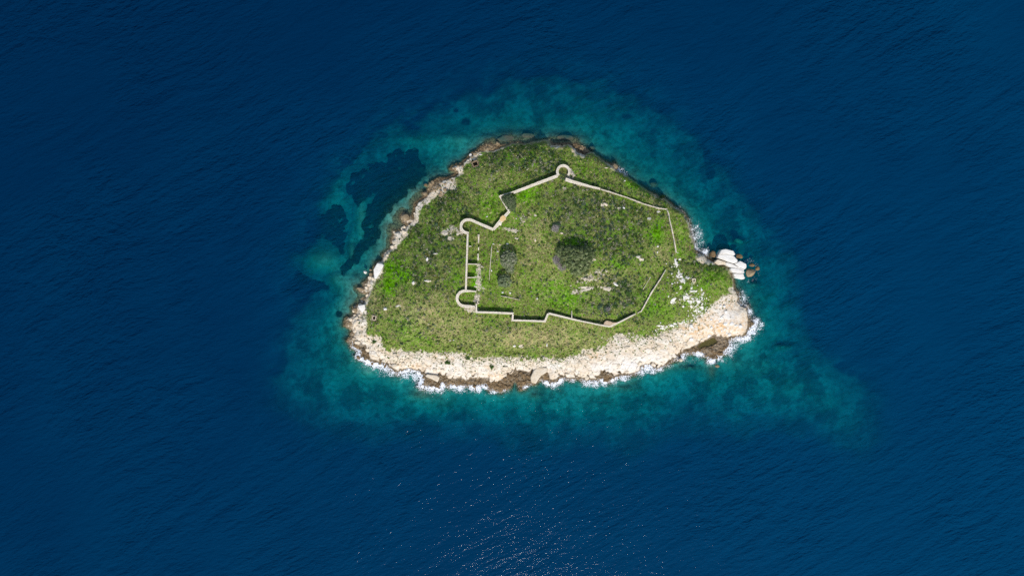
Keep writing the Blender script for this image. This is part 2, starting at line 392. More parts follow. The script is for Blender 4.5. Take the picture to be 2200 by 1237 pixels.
def height(u, v, full=False):
    c, cr, g = fields(u, v)
    d = underwater_depth(u, v, c)
    cu, cv = uv(1180, 570)
    nx = u - cu; ny = v - cv; rr = np.hypot(nx, ny) + 1e-6
    ne = sst(0.25, 0.85, (nx * 0.62 + ny * 0.785) / rr)
    A = 3.2 + 1.4 * ne; w = 5.5 - 5.05 * ne
    gd = np.maximum(g, 0)
    dome = 8.5 * (1 - np.exp(-gd / 17.0))
    rock = sst(1.0, -0.8, g)
    edge, cid = cells(u / 3.4 + 0.35 * fbm(u / 2, v / 2, 2, 7), (v + 0.25 * u) / 1.9, 61)
    edge2, cid2 = cells(u / 1.3, (v + 0.2 * u) / 0.9, 71)
    low = 0.12 + 0.20 * np.clip(c, 0, 3) + 1.05 * (fbm(u / 0.8, v / 0.8, 3, 81) - 0.42) * sst(0, 0.5, c)
    low = low + 0.45 * (cid2 - 0.4) * sst(0.1, 0.8, c)
    crp = np.maximum(cr, 0)
    top = 1.15 + A * (1 - np.exp(-crp / w)) + dome
    t = top / 0.75
    strata = (np.floor(t) + sst(0.55, 1.0, t - np.floor(t))) * 0.75
    top = top + rock * (0.16 * (strata - top) + 0.16 * (cid - 0.5) * sst(0.1, 1.5, crp) + 0.04 * (cid2 - 0.5) + 0.20 * (fbm(u / 2.2, v / 2.2, 4, 91) - 0.5)
                        - 0.20 * sst(0.05, 0.0, edge) - 0.05 * sst(0.14, 0.0, edge2))
    outc = blobs(OUTCROP, u, v)
    outm = sst(0.44, 0.56, outc * (0.15 + 1.7 * fbm(u / 0.9, v / 0.9, 3, 101))) * (1 - rock)
    top = top + (1 - rock) * (0.9 * (fbm(u / 6.0, v / 6.0, 3, 111) - 0.5) + 0.30 * (fbm(u / 1.2, v / 1.2, 3, 112) - 0.5)) + outm * (0.18 + 0.3 * (cid2 - 0.4))
    k = sst(-0.25, 0.45, cr)
    z = np.where(c > 0, low * (1 - k) + top * k, -d)
    pool = samp(G_POOL, u, v)
    z = np.where(pool > -0.3, z * (1 - sst(-0.3, 0.25, pool)) + 0.0 * pool - 0.35 * sst(-0.2, 0.3, pool), z)
    pit = np.minimum(box_local(u, v, PIT_A), box_local(u, v, PIT_B))
    z = z - 2.2 * sst(0.12, -0.12, pit)
    if not full: return z
    return z, c, cr, g, d, rock, outm, cid, cid2, edge, pit

# colour zones of the plant cover: (bright grass, dry grass, dark scrub)
BRIGHT = [(845,580,20,22,1.2),(838,610,14,22,1.2),(862,592,22,16,1.1),(1050,440,26,26,.6),(1413,500,14,22,1),(1130,420,30,16,.75),(1190,620,40,20,.6),(1400,655,26,26,.6),(1465,505,10,36,.5),(1530,600,36,20,.4),(1225,640,40,18,.7),
 (1080,660,40,8,.5),(1330,570,20,12,.6),(1020,600,10,40,.8),(985,610,10,30,.6),(1240,520,24,16,.8),(1120,470,30,18,.5),(1370,395,30,16,.5),(900,730,40,14,.5),(870,700,20,20,.5)]
DRY = [(900,670,60,30,.9),(960,700,70,36,.7),(1160,725,120,22,.9),(1260,730,50,18,.8),(1150,520,36,60,.6),(1190,590,26,36,.6),(940,580,26,26,.5),(1080,375,40,20,.3),(1270,460,60,30,.4),(1280,600,40,22,.7),(1410,540,24,20,.5),(1240,700,60,10,.6),
 (800,650,14,40,.7),(1030,720,50,20,.6),(1010,400,40,26,.4),(1395,440,30,10,.4),(1470,690,40,16,.4)]
DARK = [(1250,450,60,50,.9),(1310,520,60,50,.8),(1290,480,70,60,.7),(1330,630,44,36,.9),(1300,660,34,16,1),(930,520,40,60,.9),(900,580,40,40,.6),(1110,345,60,22,.85),(1160,330,40,20,.6),(1180,360,26,26,.8),(960,440,40,40,.6),(870,690,40,20,.4),(1200,480,24,24,.8),(1090,700,26,14,.5),
 (1480,570,30,20,.5),(1410,620,10,30,.5),(1235,410,40,16,.7),(940,640,30,20,.4),(1420,425,20,12,.7)]
def zones(u, v):
    b = blobs(BRIGHT, u, v, 0.8) + 0.75 * (fbm(u / 5.0, v / 5.0, 4, 201) - 0.5)
    d = blobs(DRY, u, v, 0.7) + 0.95 * (fbm(u / 3.5, v / 3.5, 4, 211) - 0.5)
    k = blobs(DARK, u, v, 0.7) + 0.85 * (fbm(u / 4.0, v / 4.0, 4, 221) - 0.5)
    return np.clip(b, 0, 1.2), np.clip(d, 0, 1), np.clip(k, 0, 1)

# ------------------------------------------------------------------ materials
def mat_island():
    m = NT("island_ground")
    veg, wet, orange, out, zb, zd, zk, white = (m.attr(a) for a in ("veg", "wet", "orange", "cellv", "zbright", "zdry", "zdark", "white"))
    n1 = m.noise(0.35, 5); n2 = m.noise(1.6, 5, 0.65); n3 = m.noise(5.0, 3, 0.7); n4 = m.noise(0.9, 4)
    lime = m.mix(m.ramp(n1, 0.35, 0.65), (0.71, 0.63, 0.505), (0.665, 0.55, 0.405))
    lime = m.mix(m.ramp(out, 0.45, 1.0), lime, (0.76, 0.69, 0.575))
    lime = m.mix(m.math('MULTIPLY', m.ramp(n4, 0.40, 0.7), m.math('ADD', orange, 0.12)), lime, (0.70, 0.41, 0.16))
    lime = m.mix(white, lime, (0.80, 0.765, 0.70))
    pits = m.math('MULTIPLY', m.ramp(n3, 0.60, 0.70), 0.45)
    lime = m.mix(pits, lime, (0.30, 0.24, 0.16))
    crack = m.math('MULTIPLY', m.ramp(m.voro(0.42, 'DISTANCE_TO_EDGE', m.n('Mapping', Vector=m.mix(0.25, m.pos(), m.noise(0.6, 3, 0.6, None, True)), Scale=(0.7, 1.3, 1)).outputs[0]), 0.05, 0.0), m.math('MULTIPLY', m.ramp(n4, 0.42, 0.58), 0.8))
    lime = m.mix(crack, lime, (0.22, 0.165, 0.10))
    tuft = m.math('MULTIPLY', m.ramp(n2, 0.53, 0.62), m.attr("tuft"))
    lime = m.mix(tuft, lime, (0.10, 0.12, 0.035))
    brown = m.mix(m.ramp(n2, 0.38, 0.62), (0.035, 0.024, 0.013), (0.21, 0.145, 0.070))
    brown = m.mix(m.ramp(n3, 0.55, 0.75), brown, (0.42, 0.32, 0.18))
    rock = m.mix(wet, lime, brown)
    soil = m.mix(zd, (0.20, 0.19, 0.065), (0.42, 0.34, 0.17))
    grass = m.mix(m.ramp(n2, 0.3, 0.7), (0.10, 0.19, 0.016), (0.15, 0.30, 0.010))
    g = m.mix(m.math('MULTIPLY', m.ramp(n2, 0.38, 0.66), m.math('SUBTRACT', 1.0, m.math('MULTIPLY', zd, 0.4))), soil, grass)
    g = m.mix(zb, g, (0.115, 0.30, 0.003))
    g = m.mix(m.math('MULTIPLY', zk, 0.65), g, (0.09, 0.115, 0.045))
    col = m.mix(veg, rock, g)
    h = m.math('ADD', m.math('MULTIPLY', n3, 0.5), n2)
    nor = m.bump(h, 0.5, 0.16)
    rough = m.math('SUBTRACT', 0.92, m.math('MULTIPLY', wet, 0.45))
    return m.done(m.principled(col, rough, nor, 0.25))

def mat_seabed():
    m = NT("seabed_ground")
    weed, rk = m.attr("weed"), m.attr("rock")
    n1 = m.noise(0.10, 5, 0.6); n2 = m.noise(0.5, 5, 0.65); n3 = m.noise(1.8, 4, 0.7)
    sand = m.mix(m.ramp(n1, 0.35, 0.65), (0.30, 0.315, 0.235), (0.18, 0.205, 0.15))
    mott = m.math('MULTIPLY', m.ramp(n2, 0.42, 0.66), 0.8)
    sand = m.mix(mott, sand, (0.11, 0.13, 0.085))
    rocky = m.mix(m.ramp(n3, 0.35, 0.7), (0.065, 0.040, 0.030), (0.27, 0.155, 0.09))
    col = m.mix(m.math('MULTIPLY', rk, m.ramp(n2, 0.2, 0.55)), sand, rocky)
    col = m.mix(weed, col, (0.022, 0.034, 0.026))
    return m.done(m.principled(col, 0.95, m.bump(n3, 0.6, 0.3), 0.05))

def mat_weed():
    m = NT("seagrass_leaf")
    n2 = m.noise(0.8, 5, 0.7); n3 = m.noise(3.0, 3, 0.7)
    col = m.mix(m.ramp(n2, 0.3, 0.7), (0.010, 0.018, 0.016), (0.040, 0.05, 0.036))
    col = m.mix(m.math('MULTIPLY', m.ramp(n3, 0.62, 0.75), 0.4), col, (0.12, 0.14, 0.09))
    return m.done(m.principled(col, 0.95, m.bump(n3, 0.8, 0.4), 0.05))

def mat_sea():
    m = NT("sea_water")
    dep = m.attr("depth")
    def trans(k):
        return m.math('POWER', math.e, m.math('MULTIPLY', dep, -k))
    tr, tg, tb = trans(0.55), trans(0.100), trans(0.074)
    T = m.n("CombineColor", Red=tr, Green=tg, Blue=tb).outputs[0]
    p = m.pos()
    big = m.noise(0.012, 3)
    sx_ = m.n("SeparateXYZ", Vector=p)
    sky_gradient = m.math('ADD', m.math('MULTIPLY', sx_.outputs[0], 0.0016), m.math('MULTIPLY', sx_.outputs[1], -0.0022))  # lighter to the southeast: sky reflection painted into the water colour, plus turbidity
    sky_gradient = m.math('ADD', m.math('ADD', sky_gradient, 0.45), m.math('MULTIPLY', m.math('SUBTRACT', big, 0.5), 0.9), clamp=True)
    deep = m.mix(sky_gradient, (0.0, 0.0180, 0.056), (0.0, 0.0350, 0.090))
    inv = m.mix(1.0, (1, 1, 1), m.mix(1.0, T, T, 'MULTIPLY'), 'SUBTRACT')
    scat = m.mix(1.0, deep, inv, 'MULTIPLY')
    warp = m.n('VectorMath', {'operation': 'SCALE'}, Vector=m.n('VectorMath', {'operation': 'SUBTRACT'}, i0=m.noise(0.011, 2, 0.5, p, True), i1=(0.5, 0.5, 0.5)).outputs[0], Scale=15.0).outputs[0]
    p = m.n('VectorMath', {'operation': 'ADD'}, i0=p, i1=warp).outputs[0]
    # ripples: short crests running a little up to the right, plus a longer swell
    def wave(sx, sy, rot, detail, rough):
        mp = m.n("Mapping", {"vector_type": 'TEXTURE'}, Vector=p)
        mp.inputs["Rotation"].default_value = (0, 0, math.radians(rot)); mp.inputs["Scale"].default_value = (1 / sx, 1 / sy, 1)
        return m.noise(1.0, detail, rough, mp.outputs[0])
    w1 = wave(0.22, 0.62, 20, 3, 0.55)
    w2 = wave(0.55, 1.5, 6, 3, 0.6)
    w3 = wave(0.022, 0.17, 30, 3, 0.5)
    patch = m.ramp(m.noise(0.013, 3), 0.32, 0.68)
    h = m.math('ADD', m.math('ADD', m.math('MULTIPLY', w1, 0.40), m.math('MULTIPLY', w2, 0.17)), m.math('MULTIPLY', w3, 0.8))
    nor = m.bump(h, 1.0, 0.56)
    gust = m.math('ADD', 0.75, m.math('MULTIPLY', patch, 2.5))
    nor2 = m.n("Bump", Strength=1.0, Distance=gust, Height=h).outputs[0]
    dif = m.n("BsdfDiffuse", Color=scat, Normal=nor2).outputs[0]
    tra = m.n("BsdfTransparent", Color=T).outputs[0]
    body = m.n("AddShader", i0=dif, i1=tra).outputs[0]
    glo = m.n("BsdfGlossy", Color=(1, 1, 1), Roughness=0.07, Normal=nor).outputs[0]
    fr = m.math('MULTIPLY', m.n("Fresnel", IOR=1.333, Normal=nor).outputs[0], 0.07)
    return m.done(m.n("MixShader", i0=fr, i1=body, i2=glo).outputs[0])

def mat_foam():
    m = NT("surf_white")
    k = m.attr("foam")
    n1 = m.noise(1.1, 5, 0.65); v1 = m.voro(1.3, 'DISTANCE_TO_EDGE')
    lace = m.math('ADD', m.math('MULTIPLY', n1, 1.1), m.math('MULTIPLY', m.ramp(v1, 0.20, 0.0), 0.35))
    n2 = m.noise(0.35, 3)
    lace = m.math('ADD', m.math('MULTIPLY', lace, 1.5), m.math('MULTIPLY', n2, 0.6))
    a = m.math('ADD', m.math('MULTIPLY', k, 1.05), m.math('SUBTRACT', lace, 1.86))
    a = m.ramp(a, -0.08, 0.75)
    d = m.principled((0.80, 0.83, 0.86), 0.9, m.bump(n1, 0.8, 0.4), 0.1)
    t = m.n("BsdfTransparent").outputs[0]
    return m.done(m.n("MixShader", i0=a, i1=t, i2=d).outputs[0])

def mat_leaf(name, rough=0.85):
    m = NT(name)
    c = m.attr("col", True)
    d = m.n("BsdfDiffuse", Color=c).outputs[0]
    t = m.n("BsdfTranslucent", Color=c).outputs[0]
    return m.done(m.n("MixShader", i0=0.3, i1=d, i2=t).outputs[0])

def mat_stone(name, a, b, dark=(0.25, 0.2, 0.14), scale=1.0, lichen=0.35):
    m = NT(name)
    n1 = m.noise(0.5 * scale, 5); n2 = m.noise(2.2 * scale, 5, 0.65); n3 = m.noise(7.0 * scale, 3, 0.7)
    c = m.mix(m.ramp(n1, 0.3, 0.7), a, b)
    c = m.mix(m.math('MULTIPLY', m.ramp(n2, 0.52, 0.75), lichen), c, dark)
    c = m.mix(m.math('MULTIPLY', m.ramp(n3, 0.6, 0.75), lichen), c, dark)
    return m.done(m.principled(c, 0.92, m.bump(m.math('ADD', n2, m.math('MULTIPLY', n3, 0.5)), 0.8, 0.18), 0.2))

def mat_masonry(name, a, b, joint):
    m = NT(name)
    n1 = m.noise(0.6, 5); n2 = m.noise(3.0, 4, 0.65)
    v = m.voro(2.0, 'F1', None, 1)
    e = m.ramp(m.voro(2.0, 'DISTANCE_TO_EDGE'), 0.09, 0.0)
    c = m.mix(m.ramp(n1, 0.3, 0.7), a, b)
    vv = m.n("SeparateColor", Color=v).outputs[0]
    c = m.mix(m.math('MULTIPLY', vv, 0.35), c, tuple(x * 0.72 for x in b))
    c = m.mix(m.math('MULTIPLY', e, 0.6), c, joint)
    return m.done(m.principled(c, 0.93, m.bump(m.math('SUBTRACT', n2, e), 0.8, 0.12), 0.15))

M_ISL, M_BED, M_SEA, M_FOAM, M_WEED = mat_island(), mat_seabed(), mat_sea(), mat_foam(), mat_weed()
M_GRASS, M_SCRUB, M_TREE, M_TWIG = mat_leaf("grass_blade"), mat_leaf("scrub_leaf"), mat_leaf("tree_leaf"), mat_leaf("dry_twig")
M_BARK = mat_stone("bark", (0.10, 0.08, 0.06), (0.17, 0.14, 0.11), (0.05, 0.04, 0.03), 3.0)
M_WALL = mat_masonry("wall_masonry", (0.76, 0.68, 0.54), (0.68, 0.585, 0.45), (0.42, 0.36, 0.26))
M_COPE = mat_stone("coping_stone", (0.84, 0.77, 0.63), (0.76, 0.67, 0.52), (0.36, 0.30, 0.21), 1.5, 0.25)
M_TAN = mat_stone("tan_earth", (0.50, 0.36, 0.23), (0.58, 0.45, 0.31), (0.34, 0.24, 0.14), 2.0)
M_ORANGE = mat_stone("ochre_render", (0.66, 0.42, 0.16), (0.72, 0.55, 0.33), (0.45, 0.3, 0.14), 2.0)
M_LIME = mat_stone("white_limestone", (0.80, 0.77, 0.70), (0.73, 0.68, 0.60), (0.38, 0.33, 0.26), 0.8, 0.22)
M_CREAM = mat_stone("cream_limestone", (0.74, 0.64, 0.49), (0.64, 0.52, 0.36), (0.30, 0.24, 0.16), 1.0, 0.35)
M_BROWN = mat_stone("brown_wet_rock", (0.11, 0.075, 0.04), (0.30, 0.20, 0.10), (0.05, 0.036, 0.02), 1.2, 0.6)
M_OCHRE = mat_stone("ochre_rock", (0.36, 0.275, 0.165), (0.20, 0.145, 0.085), (0.09, 0.065, 0.04), 1.6, 0.75)
M_REEF = mat_stone("reef_rock", (0.26, 0.125, 0.075), (0.13, 0.07, 0.05), (0.05, 0.035, 0.03), 1.5, 0.6)
M_RUB = mat_stone("rubble_stone", (0.66, 0.59, 0.48), (0.50, 0.43, 0.33), (0.25, 0.21, 0.15), 2.0, 0.4)
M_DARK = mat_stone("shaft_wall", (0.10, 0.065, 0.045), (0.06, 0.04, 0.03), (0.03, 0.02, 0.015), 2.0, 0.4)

# ------------------------------------------------------------------ island terrain and seabed
IU0, IV0 = uv(722, 866); IU1, IV1 = uv(1650, 276)
IS = 0.26
iu = np.arange(IU0, IU1, IS); iv = np.arange(IV0, IV1, IS)
TU, TV = np.meshgrid(iu, iv)
Z, Cc, Cr, Gg, Dd, Rk, Ou, Cid, Cid2, Edge, Pit = height(TU, TV, True)

def gz(u, v):
    return samp(Z, np.asarray(u, float), np.asarray(v, float), IU0, IV0, IS)

def grid_faces(nr, nc):
    i = np.arange(nr * nc).reshape(nr, nc)
    return np.stack([i[:-1, :-1], i[:-1, 1:], i[1:, 1:], i[1:, :-1]], -1).reshape(-1, 4)

def submesh(V, F, attrs):
    used = np.unique(F)
    re = np.full(len(V), -1, np.int64); re[used] = np.arange(len(used))
    return V[used], re[F], {k: a.ravel()[used] for k, a in attrs.items()}

X, Y, _ = world_xyz(TU, TV, Z)
V = np.stack([X, Y, Z], -1).reshape(-1, 3)
F = grid_faces(*Z.shape)
zb, zd, zk = zones(TU, TV)
_c = uv(1180, 570); _n = ((TU - _c[0]) * 0.5 + (TV - _c[1]) * 0.866) / (np.hypot(TU - _c[0], TV - _c[1]) + 1e-6)
veg = sst(-0.7, 0.5, Gg + 0.55 * sst(0.3, 0.8, _n)) * (1 - Ou)
veg = np.where(Pit < 0.25, 0, veg)
stain = 1.05 + 0.8 * (fbm(TU / 1.4, TV / 1.4, 3, 301) - 0.5) + 0.5 * (vn(TU / 6, TV / 6, 303) - 0.5)
westish = sst(905, 880, TU / MPP + 1100) * sst(745, 730, 618.5 - TV / MPP)
stain = stain - 0.65 * westish
wet = sst(stain + 0.35, stain - 0.35, Z)
wet = np.maximum(wet, sst(0.25, -0.15, Cr) * (0.9 - 0.75 * westish)) * (1 - veg)
wet = np.maximum(wet, sst(0.3, -0.3, Pit))
orange = blobs([(1500, 705, 40, 24, .9), (1545, 700, 40, 26, .9), (1560, 655, 30, 12, .6), (1600, 700, 14, 24, .7), (1275, 765, 22, 8, .7), (960, 765, 20, 8, .7), (1080, 810, 40, 10, .7), (800, 722, 16, 14, .6), (940, 400, 24, 18, .8), (1205, 315, 36, 12, 1), (1100, 312, 60, 6, .9), (1380, 405, 90, 60, .5), (1490, 540, 12, 26, .8), (900, 790, 50, 8, .5), (1320, 358, 8, 8, 1)], TU, TV)
white = blobs([(1350, 785, 40, 16, .8), (1300, 790, 30, 12, .7), (813, 578, 9, 16, 1), (1560, 680, 30, 12, .6), (1200, 790, 30, 14, .4), (960, 790, 40, 14, .4), (780, 658, 10, 8, 1), (1400, 770, 40, 10, .5)], TU, TV) + 0.95 * Ou * sst(1300, 1420, TU / MPP + 1100)
tuft = sst(-7.5, -0.5, Gg) * 0.95
attrs = dict(veg=veg, wet=wet, orange=np.clip(orange, 0, 1), cellv=Cid, zbright=zb, zdry=zd, zdark=zk, white=np.clip(white, 0, 1), tuft=tuft)
zf = Z.ravel()[F].max(1)
land = zf > -1.0
v2, f2, a2 = submesh(V, F[land], attrs)
obj("island", mesh_np("island", v2, f2, a2, smooth=True), M_ISL, label="small green island with cream limestone shore", kind="structure")

def bed_attrs(u, v, c):
    weed_sd = samp(G_WEED, u, v)
    dots = blobs([(1001, 262, 11), (1080, 223, 6), (980, 238, 6), (1526, 372, 13, 18), (1518, 335, 10, 26), (1512, 300, 8, 18), (1695, 632, 9), (728, 674, 9), (1635, 445, 22, 14, .8), (1480, 880, 22, 12, .6), (1150, 178, 20, 8, .5), (1405, 300, 10, 12, .6), (1350, 250, 26, 10, .6), (760, 760, 10, 8, .5), (1560, 880, 18, 14, .5), (650, 830, 20, 16, .5), (700, 740, 10, 14, .4), (1770, 850, 14, 24, .4)], u, v)
    w = np.maximum(0.95 * sst(-1.0, 1.0, weed_sd + 4.4 * (fbm(u / 2.2, v / 2.2, 5, 431) - 0.5)), sst(0.35, 0.65, dots * (0.7 + 0.6 * fbm(u / 2, v / 2, 3, 401))))
    e = sst(-2, 3, samp(G_WEED_E, u, v) + 5 * (fbm(u / 5, v / 5, 3, 405) - 0.5))
    w = np.maximum(w, 0.8 * e)
    gaps = sst(0.60, 0.74, fbm(u / 3.2, v / 3.2, 4, 411))
    w = w * (1 - 0.7 * gaps)
    rk = blobs([(1060, 302, 30, 14), (1095, 293, 34, 14), (1130, 295, 34, 15), (1200, 297, 30, 14), (1232, 300, 28, 12), (1405, 396, 10, 6), (1586, 518, 13, 7, .6), (1150, 850, 20, 10, .7), (1345, 835, 30, 12, .8), (1530, 800, 18, 34, .9), (1480, 790, 34, 10), (1680, 745, 30, 14, .7), (905, 850, 40, 12, .7), (1270, 320, 12, 8), (1620, 590, 20, 16)], u, v)
    rk = np.maximum(rk, sst(-3.2, -0.4, c) * 0.95)
    rk = np.maximum(rk, 0.75 * sst(0.5, 0.7, fbm(u / 6, v / 6, 4, 421)) * (1 - np.clip(blobs([(690, 560, 60, 44, 1.3), (730, 440, 60, 110, 1.2), (930, 290, 110, 36, 1)], u, v), 0, 1)))
    pat = sst(0.52, 0.62, fbm(u / 5.5, v / 5.5, 5, 425)) * sst(-4, -12, c) * 0.55 * (1 - blobs([(760, 480, 110, 150), (690, 560, 70, 60), (980, 290, 90, 40)], u, v, .6))
    return np.clip(np.maximum(w, pat), 0, 1), np.clip(rk, 0, 1)

# outer (coarser) seabed reaching far beyond the frame, with a hole for the island's own grid
def stretched(lo, hi, step, reach):
    inner = np.arange(lo, hi + step * 0.5, step)
    g = []; d = step; x = hi
    while x < reach:
        d *= 1.35; x += d; g.append(x)
    g = np.array(g)
    return np.concatenate([(lo - (g - hi))[::-1], inner, g])
bu = stretched(uv(570, 0)[0], uv(1960, 0)[0], 0.7, 4000); bv = stretched(uv(0, 1010)[1], uv(0, 130)[1], 0.7, 4000)
BU, BV = np.meshgrid(bu, bv)
BC = samp(G_COAST, BU, BV)
BZ = -underwater_depth(BU, BV, np.minimum(BC, -0.3))
far = np.maximum(np.maximum(GU0 - BU, BU - GU1), np.maximum(GV0 - BV, BV - GV1))
BZ = np.minimum(BZ, -0.3)
bw, br = bed_attrs(BU, BV, BC)
bw = np.where(far > 0, 0.5, bw)
bx, by, _ = world_xyz(BU, BV, np.maximum(BZ, -40))
BVt = np.stack([bx, by, BZ], -1).reshape(-1, 3)
BF = grid_faces(*BZ.shape)
fu = BU.ravel()[BF]; fv = BV.ravel()[BF]
hole = (fu.min(1) > iu[0]) & (fu.max(1) < iu[-1]) & (fv.min(1) > iv[0]) & (fv.max(1) < iv[-1])
v3, f3, a3 = submesh(BVt, BF[~hole], dict(weed=bw, rock=br))
tw, tr_ = bed_attrs(TU, TV, Cc)
v4, f4, a4 = submesh(V, F[~land], dict(weed=tw, rock=tr_))
vb = np.concatenate([v3, v4]); fb = np.concatenate([f3, f4 + len(v3)])
obj("seabed", mesh_np("seabed", vb, fb, {k: np.concatenate([a3[k], a4[k]]) for k in a3}, smooth=True), M_BED, label="sandy and rocky seabed around the island", kind="structure")

# seagrass meadow: a shaggy raised bed on the seabed
su = np.arange(uv(600, 0)[0], uv(930, 0)[0], 0.5); sv = np.arange(uv(0, 660)[1], uv(0, 300)[1], 0.5)
SU, SV = np.meshgrid(su, sv)
sc_ = samp(G_COAST, SU, SV)
sd = samp(G_WEED, SU, SV) + 4.4 * (fbm(SU / 2.2, SV / 2.2, 5, 431) - 0.5)
gp = sst(0.54, 0.66, fbm(SU / 2.0, SV / 2.0, 5, 441))
base = np.where((SU > IU0) & (SV < IV1), gz(SU, SV), -underwater_depth(SU, SV, np.minimum(sc_, -0.3)))
hh = sst(-0.4, 0.8, sd) * (1 - 0.9 * gp) * (0.35 + 0.35 * fbm(SU / 0.8, SV / 0.8, 3, 451)) - 0.12
SZ = np.minimum(base + hh, -0.25)
sx, sy, _ = world_xyz(SU, SV, SZ)
SF = grid_faces(*SZ.shape)
keep = (hh.ravel()[SF].max(1) > -0.05) & (sc_.ravel()[SF].max(1) < -1.0)
v5, f5, a5 = submesh(np.stack([sx, sy, SZ], -1).reshape(-1, 3), SF[keep], {})
obj("seagrass_meadow", mesh_np("seagrass_meadow", v5, f5, smooth=True), M_WEED, label="dark seagrass meadow on the seabed off the northwestern shore", cat="seagrass", kind="stuff")

# ------------------------------------------------------------------ sea surface
wu_ = stretched(uv(570, 0)[0], uv(1960, 0)[0], 0.6, 4000); wv_ = stretched(uv(0, 1010)[1], uv(0, 130)[1], 0.6, 4000)
WU, WV = np.meshgrid(wu_, wv_)
inI = (WU > IU0) & (WU < iu[-1]) & (WV > IV0) & (WV < iv[-1])
wz = np.where(inI, gz(WU, WV), -underwater_depth(WU, WV, np.minimum(samp(G_COAST, WU, WV), -0.3)))
farw = np.maximum(np.maximum(GU0 - WU, WU - GU1), np.maximum(GV0 - WV, WV - GV1))
dep = np.clip(-wz, 0.0, 40.0)
WF = grid_faces(*WU.shape)
keep = wz.ravel()[WF].min(1) < 0.6
v6, f6, a6 = submesh(np.stack([WU, WV, np.zeros_like(WU)], -1).reshape(-1, 3), WF[keep], dict(depth=dep))
obj("sea", mesh_np("sea", v6, f6, a6, smooth=True), M_SEA, label="deep blue rippled sea turning turquoise around the island", kind="structure")

# ------------------------------------------------------------------ surf
FOAM = [(775,765,10),(790,778,11),(808,786,11),(820,795,13),(840,803,9,7,.8),(876,808,15,12),(893,810,14,12),(905,822,10),(925,838,11,8),(943,839,8),(951,830,5,8),(975,832,8),(990,836,8),(1012,836,7,8),(1030,838,8),(1041,832,6),(1060,843,9,4,.8),(1085,840,7,5,.6),
 (1130,830,7,6,.7),(1175,825,7),(1190,830,9,7),(1203,819,9,7),(1230,818,8,4,.7),(1260,825,9,6),(1280,828,12,7),(1296,822,7),(1320,817,8),(1340,815,9,6),(1390,794,11),(1402,800,9,6),(1380,803,8),(1420,796,9,5,.8),(1440,788,10,5,.7),(1470,770,11,7),(1500,762,9,6),
 (1490,775,16,8,.6),(1530,777,9,6),(1550,773,10,7),(1570,755,11),(1582,742,14,11),(1593,735,13,9),(1606,729,10,7),(1620,712,13,12),(1630,705,9),(1636,698,7,9),(1627,688,6),(1612,668,5,8,.8),(1600,640,8,12,.8),(1597,628,7,8,.7),
 (1497,490,9,11,.95),(1504,505,11,13,.95),(1507,520,10,10,.9),(1500,531,8,8,.8),(1517,540,6),(1335,366,7,6,.75),(1344,372,6,5,.7),(1604,561,8,5,.75),(1613,560,8,8,.7),(1626,572,6,9,.6),(1620,600,8,6,.75),(1608,604,8,5,.7),(1630,588,5,9,.55),(764,743,8,6,.75),(777,746,7,5,.75),(772,757,7,6,.8),
 (1455,450,7,4,.45),(1465,458,5,4,.45),(1590,655,5,5,.6)]
c0, c1 = (IU0, IU1), (IV0, IV1)
pu = np.arange(IU0, IU1 - .3, 0.3); pv = np.arange(IV0, IV1 - .3, 0.3)
PU, PV = np.meshgrid(pu, pv)
fm = blobs([(b[0], b[1], b[2] * 0.85, (b[3] if len(b) > 3 else b[2]) * 0.85, (b[4] if len(b) > 4 else 1) * 0.48) for b in FOAM], PU, PV, 0.9)
fw = blobs([(b[0], b[1], b[2] * 1.9, (b[3] if len(b) > 3 else b[2]) * 1.9, b[4] if len(b) > 4 else 1) for b in FOAM], PU, PV, 0.6)
pc = samp(G_COAST, PU, PV)
wid = 0.6 + 4.0 * fbm(PU / 2.0, PV / 2.0, 3, 471) ** 2
fm = fm + 0.92 * fw * np.exp(-np.maximum(-pc, 0) / wid)
rim = 0.30 * np.exp(-np.abs(pc + 0.3) / 0.9) * sst(720, 790, (618.5 - PV / MPP))
fm = np.maximum(fm, rim) * sst(2.2, 0.6, pc)
pz = gz(PU, PV)
fm = fm * sst(0.75, 0.35, pz)
PF = grid_faces(*PU.shape)
keep = fm.ravel()[PF].max(1) > 0.12
FZ = np.maximum(0.05, pz + 0.05) + 0.10 * fm * fbm(PU / 0.7, PV / 0.7, 3, 461)
fx, fy, _ = world_xyz(PU, PV, FZ)
v7, f7, a7 = submesh(np.stack([fx, fy, FZ], -1).reshape(-1, 3), PF[keep], dict(foam=fm))
obj("surf_foam", mesh_np("surf_foam", v7, f7, a7, smooth=True), M_FOAM, label="white lacy surf breaking along the rocks", cat="foam", kind="stuff")

# ------------------------------------------------------------------ fort walls
def resample(pts, ws, step):
    P = [np.array(uv(*p)) for p in pts]
    out = []; wo_ = []
    for i in range(len(P) - 1):
        L = np.linalg.norm(P[i + 1] - P[i]); n = max(1, int(round(L / step)))
        for k in range(n):
            t = k / n
            out.append(P[i] * (1 - t) + P[i + 1] * t); wo_.append(ws[i] * (1 - t) + ws[i + 1] * t)
    out.append(P[-1]); wo_.append(ws[-1])
    return np.array(out), np.array(wo_) * MPP

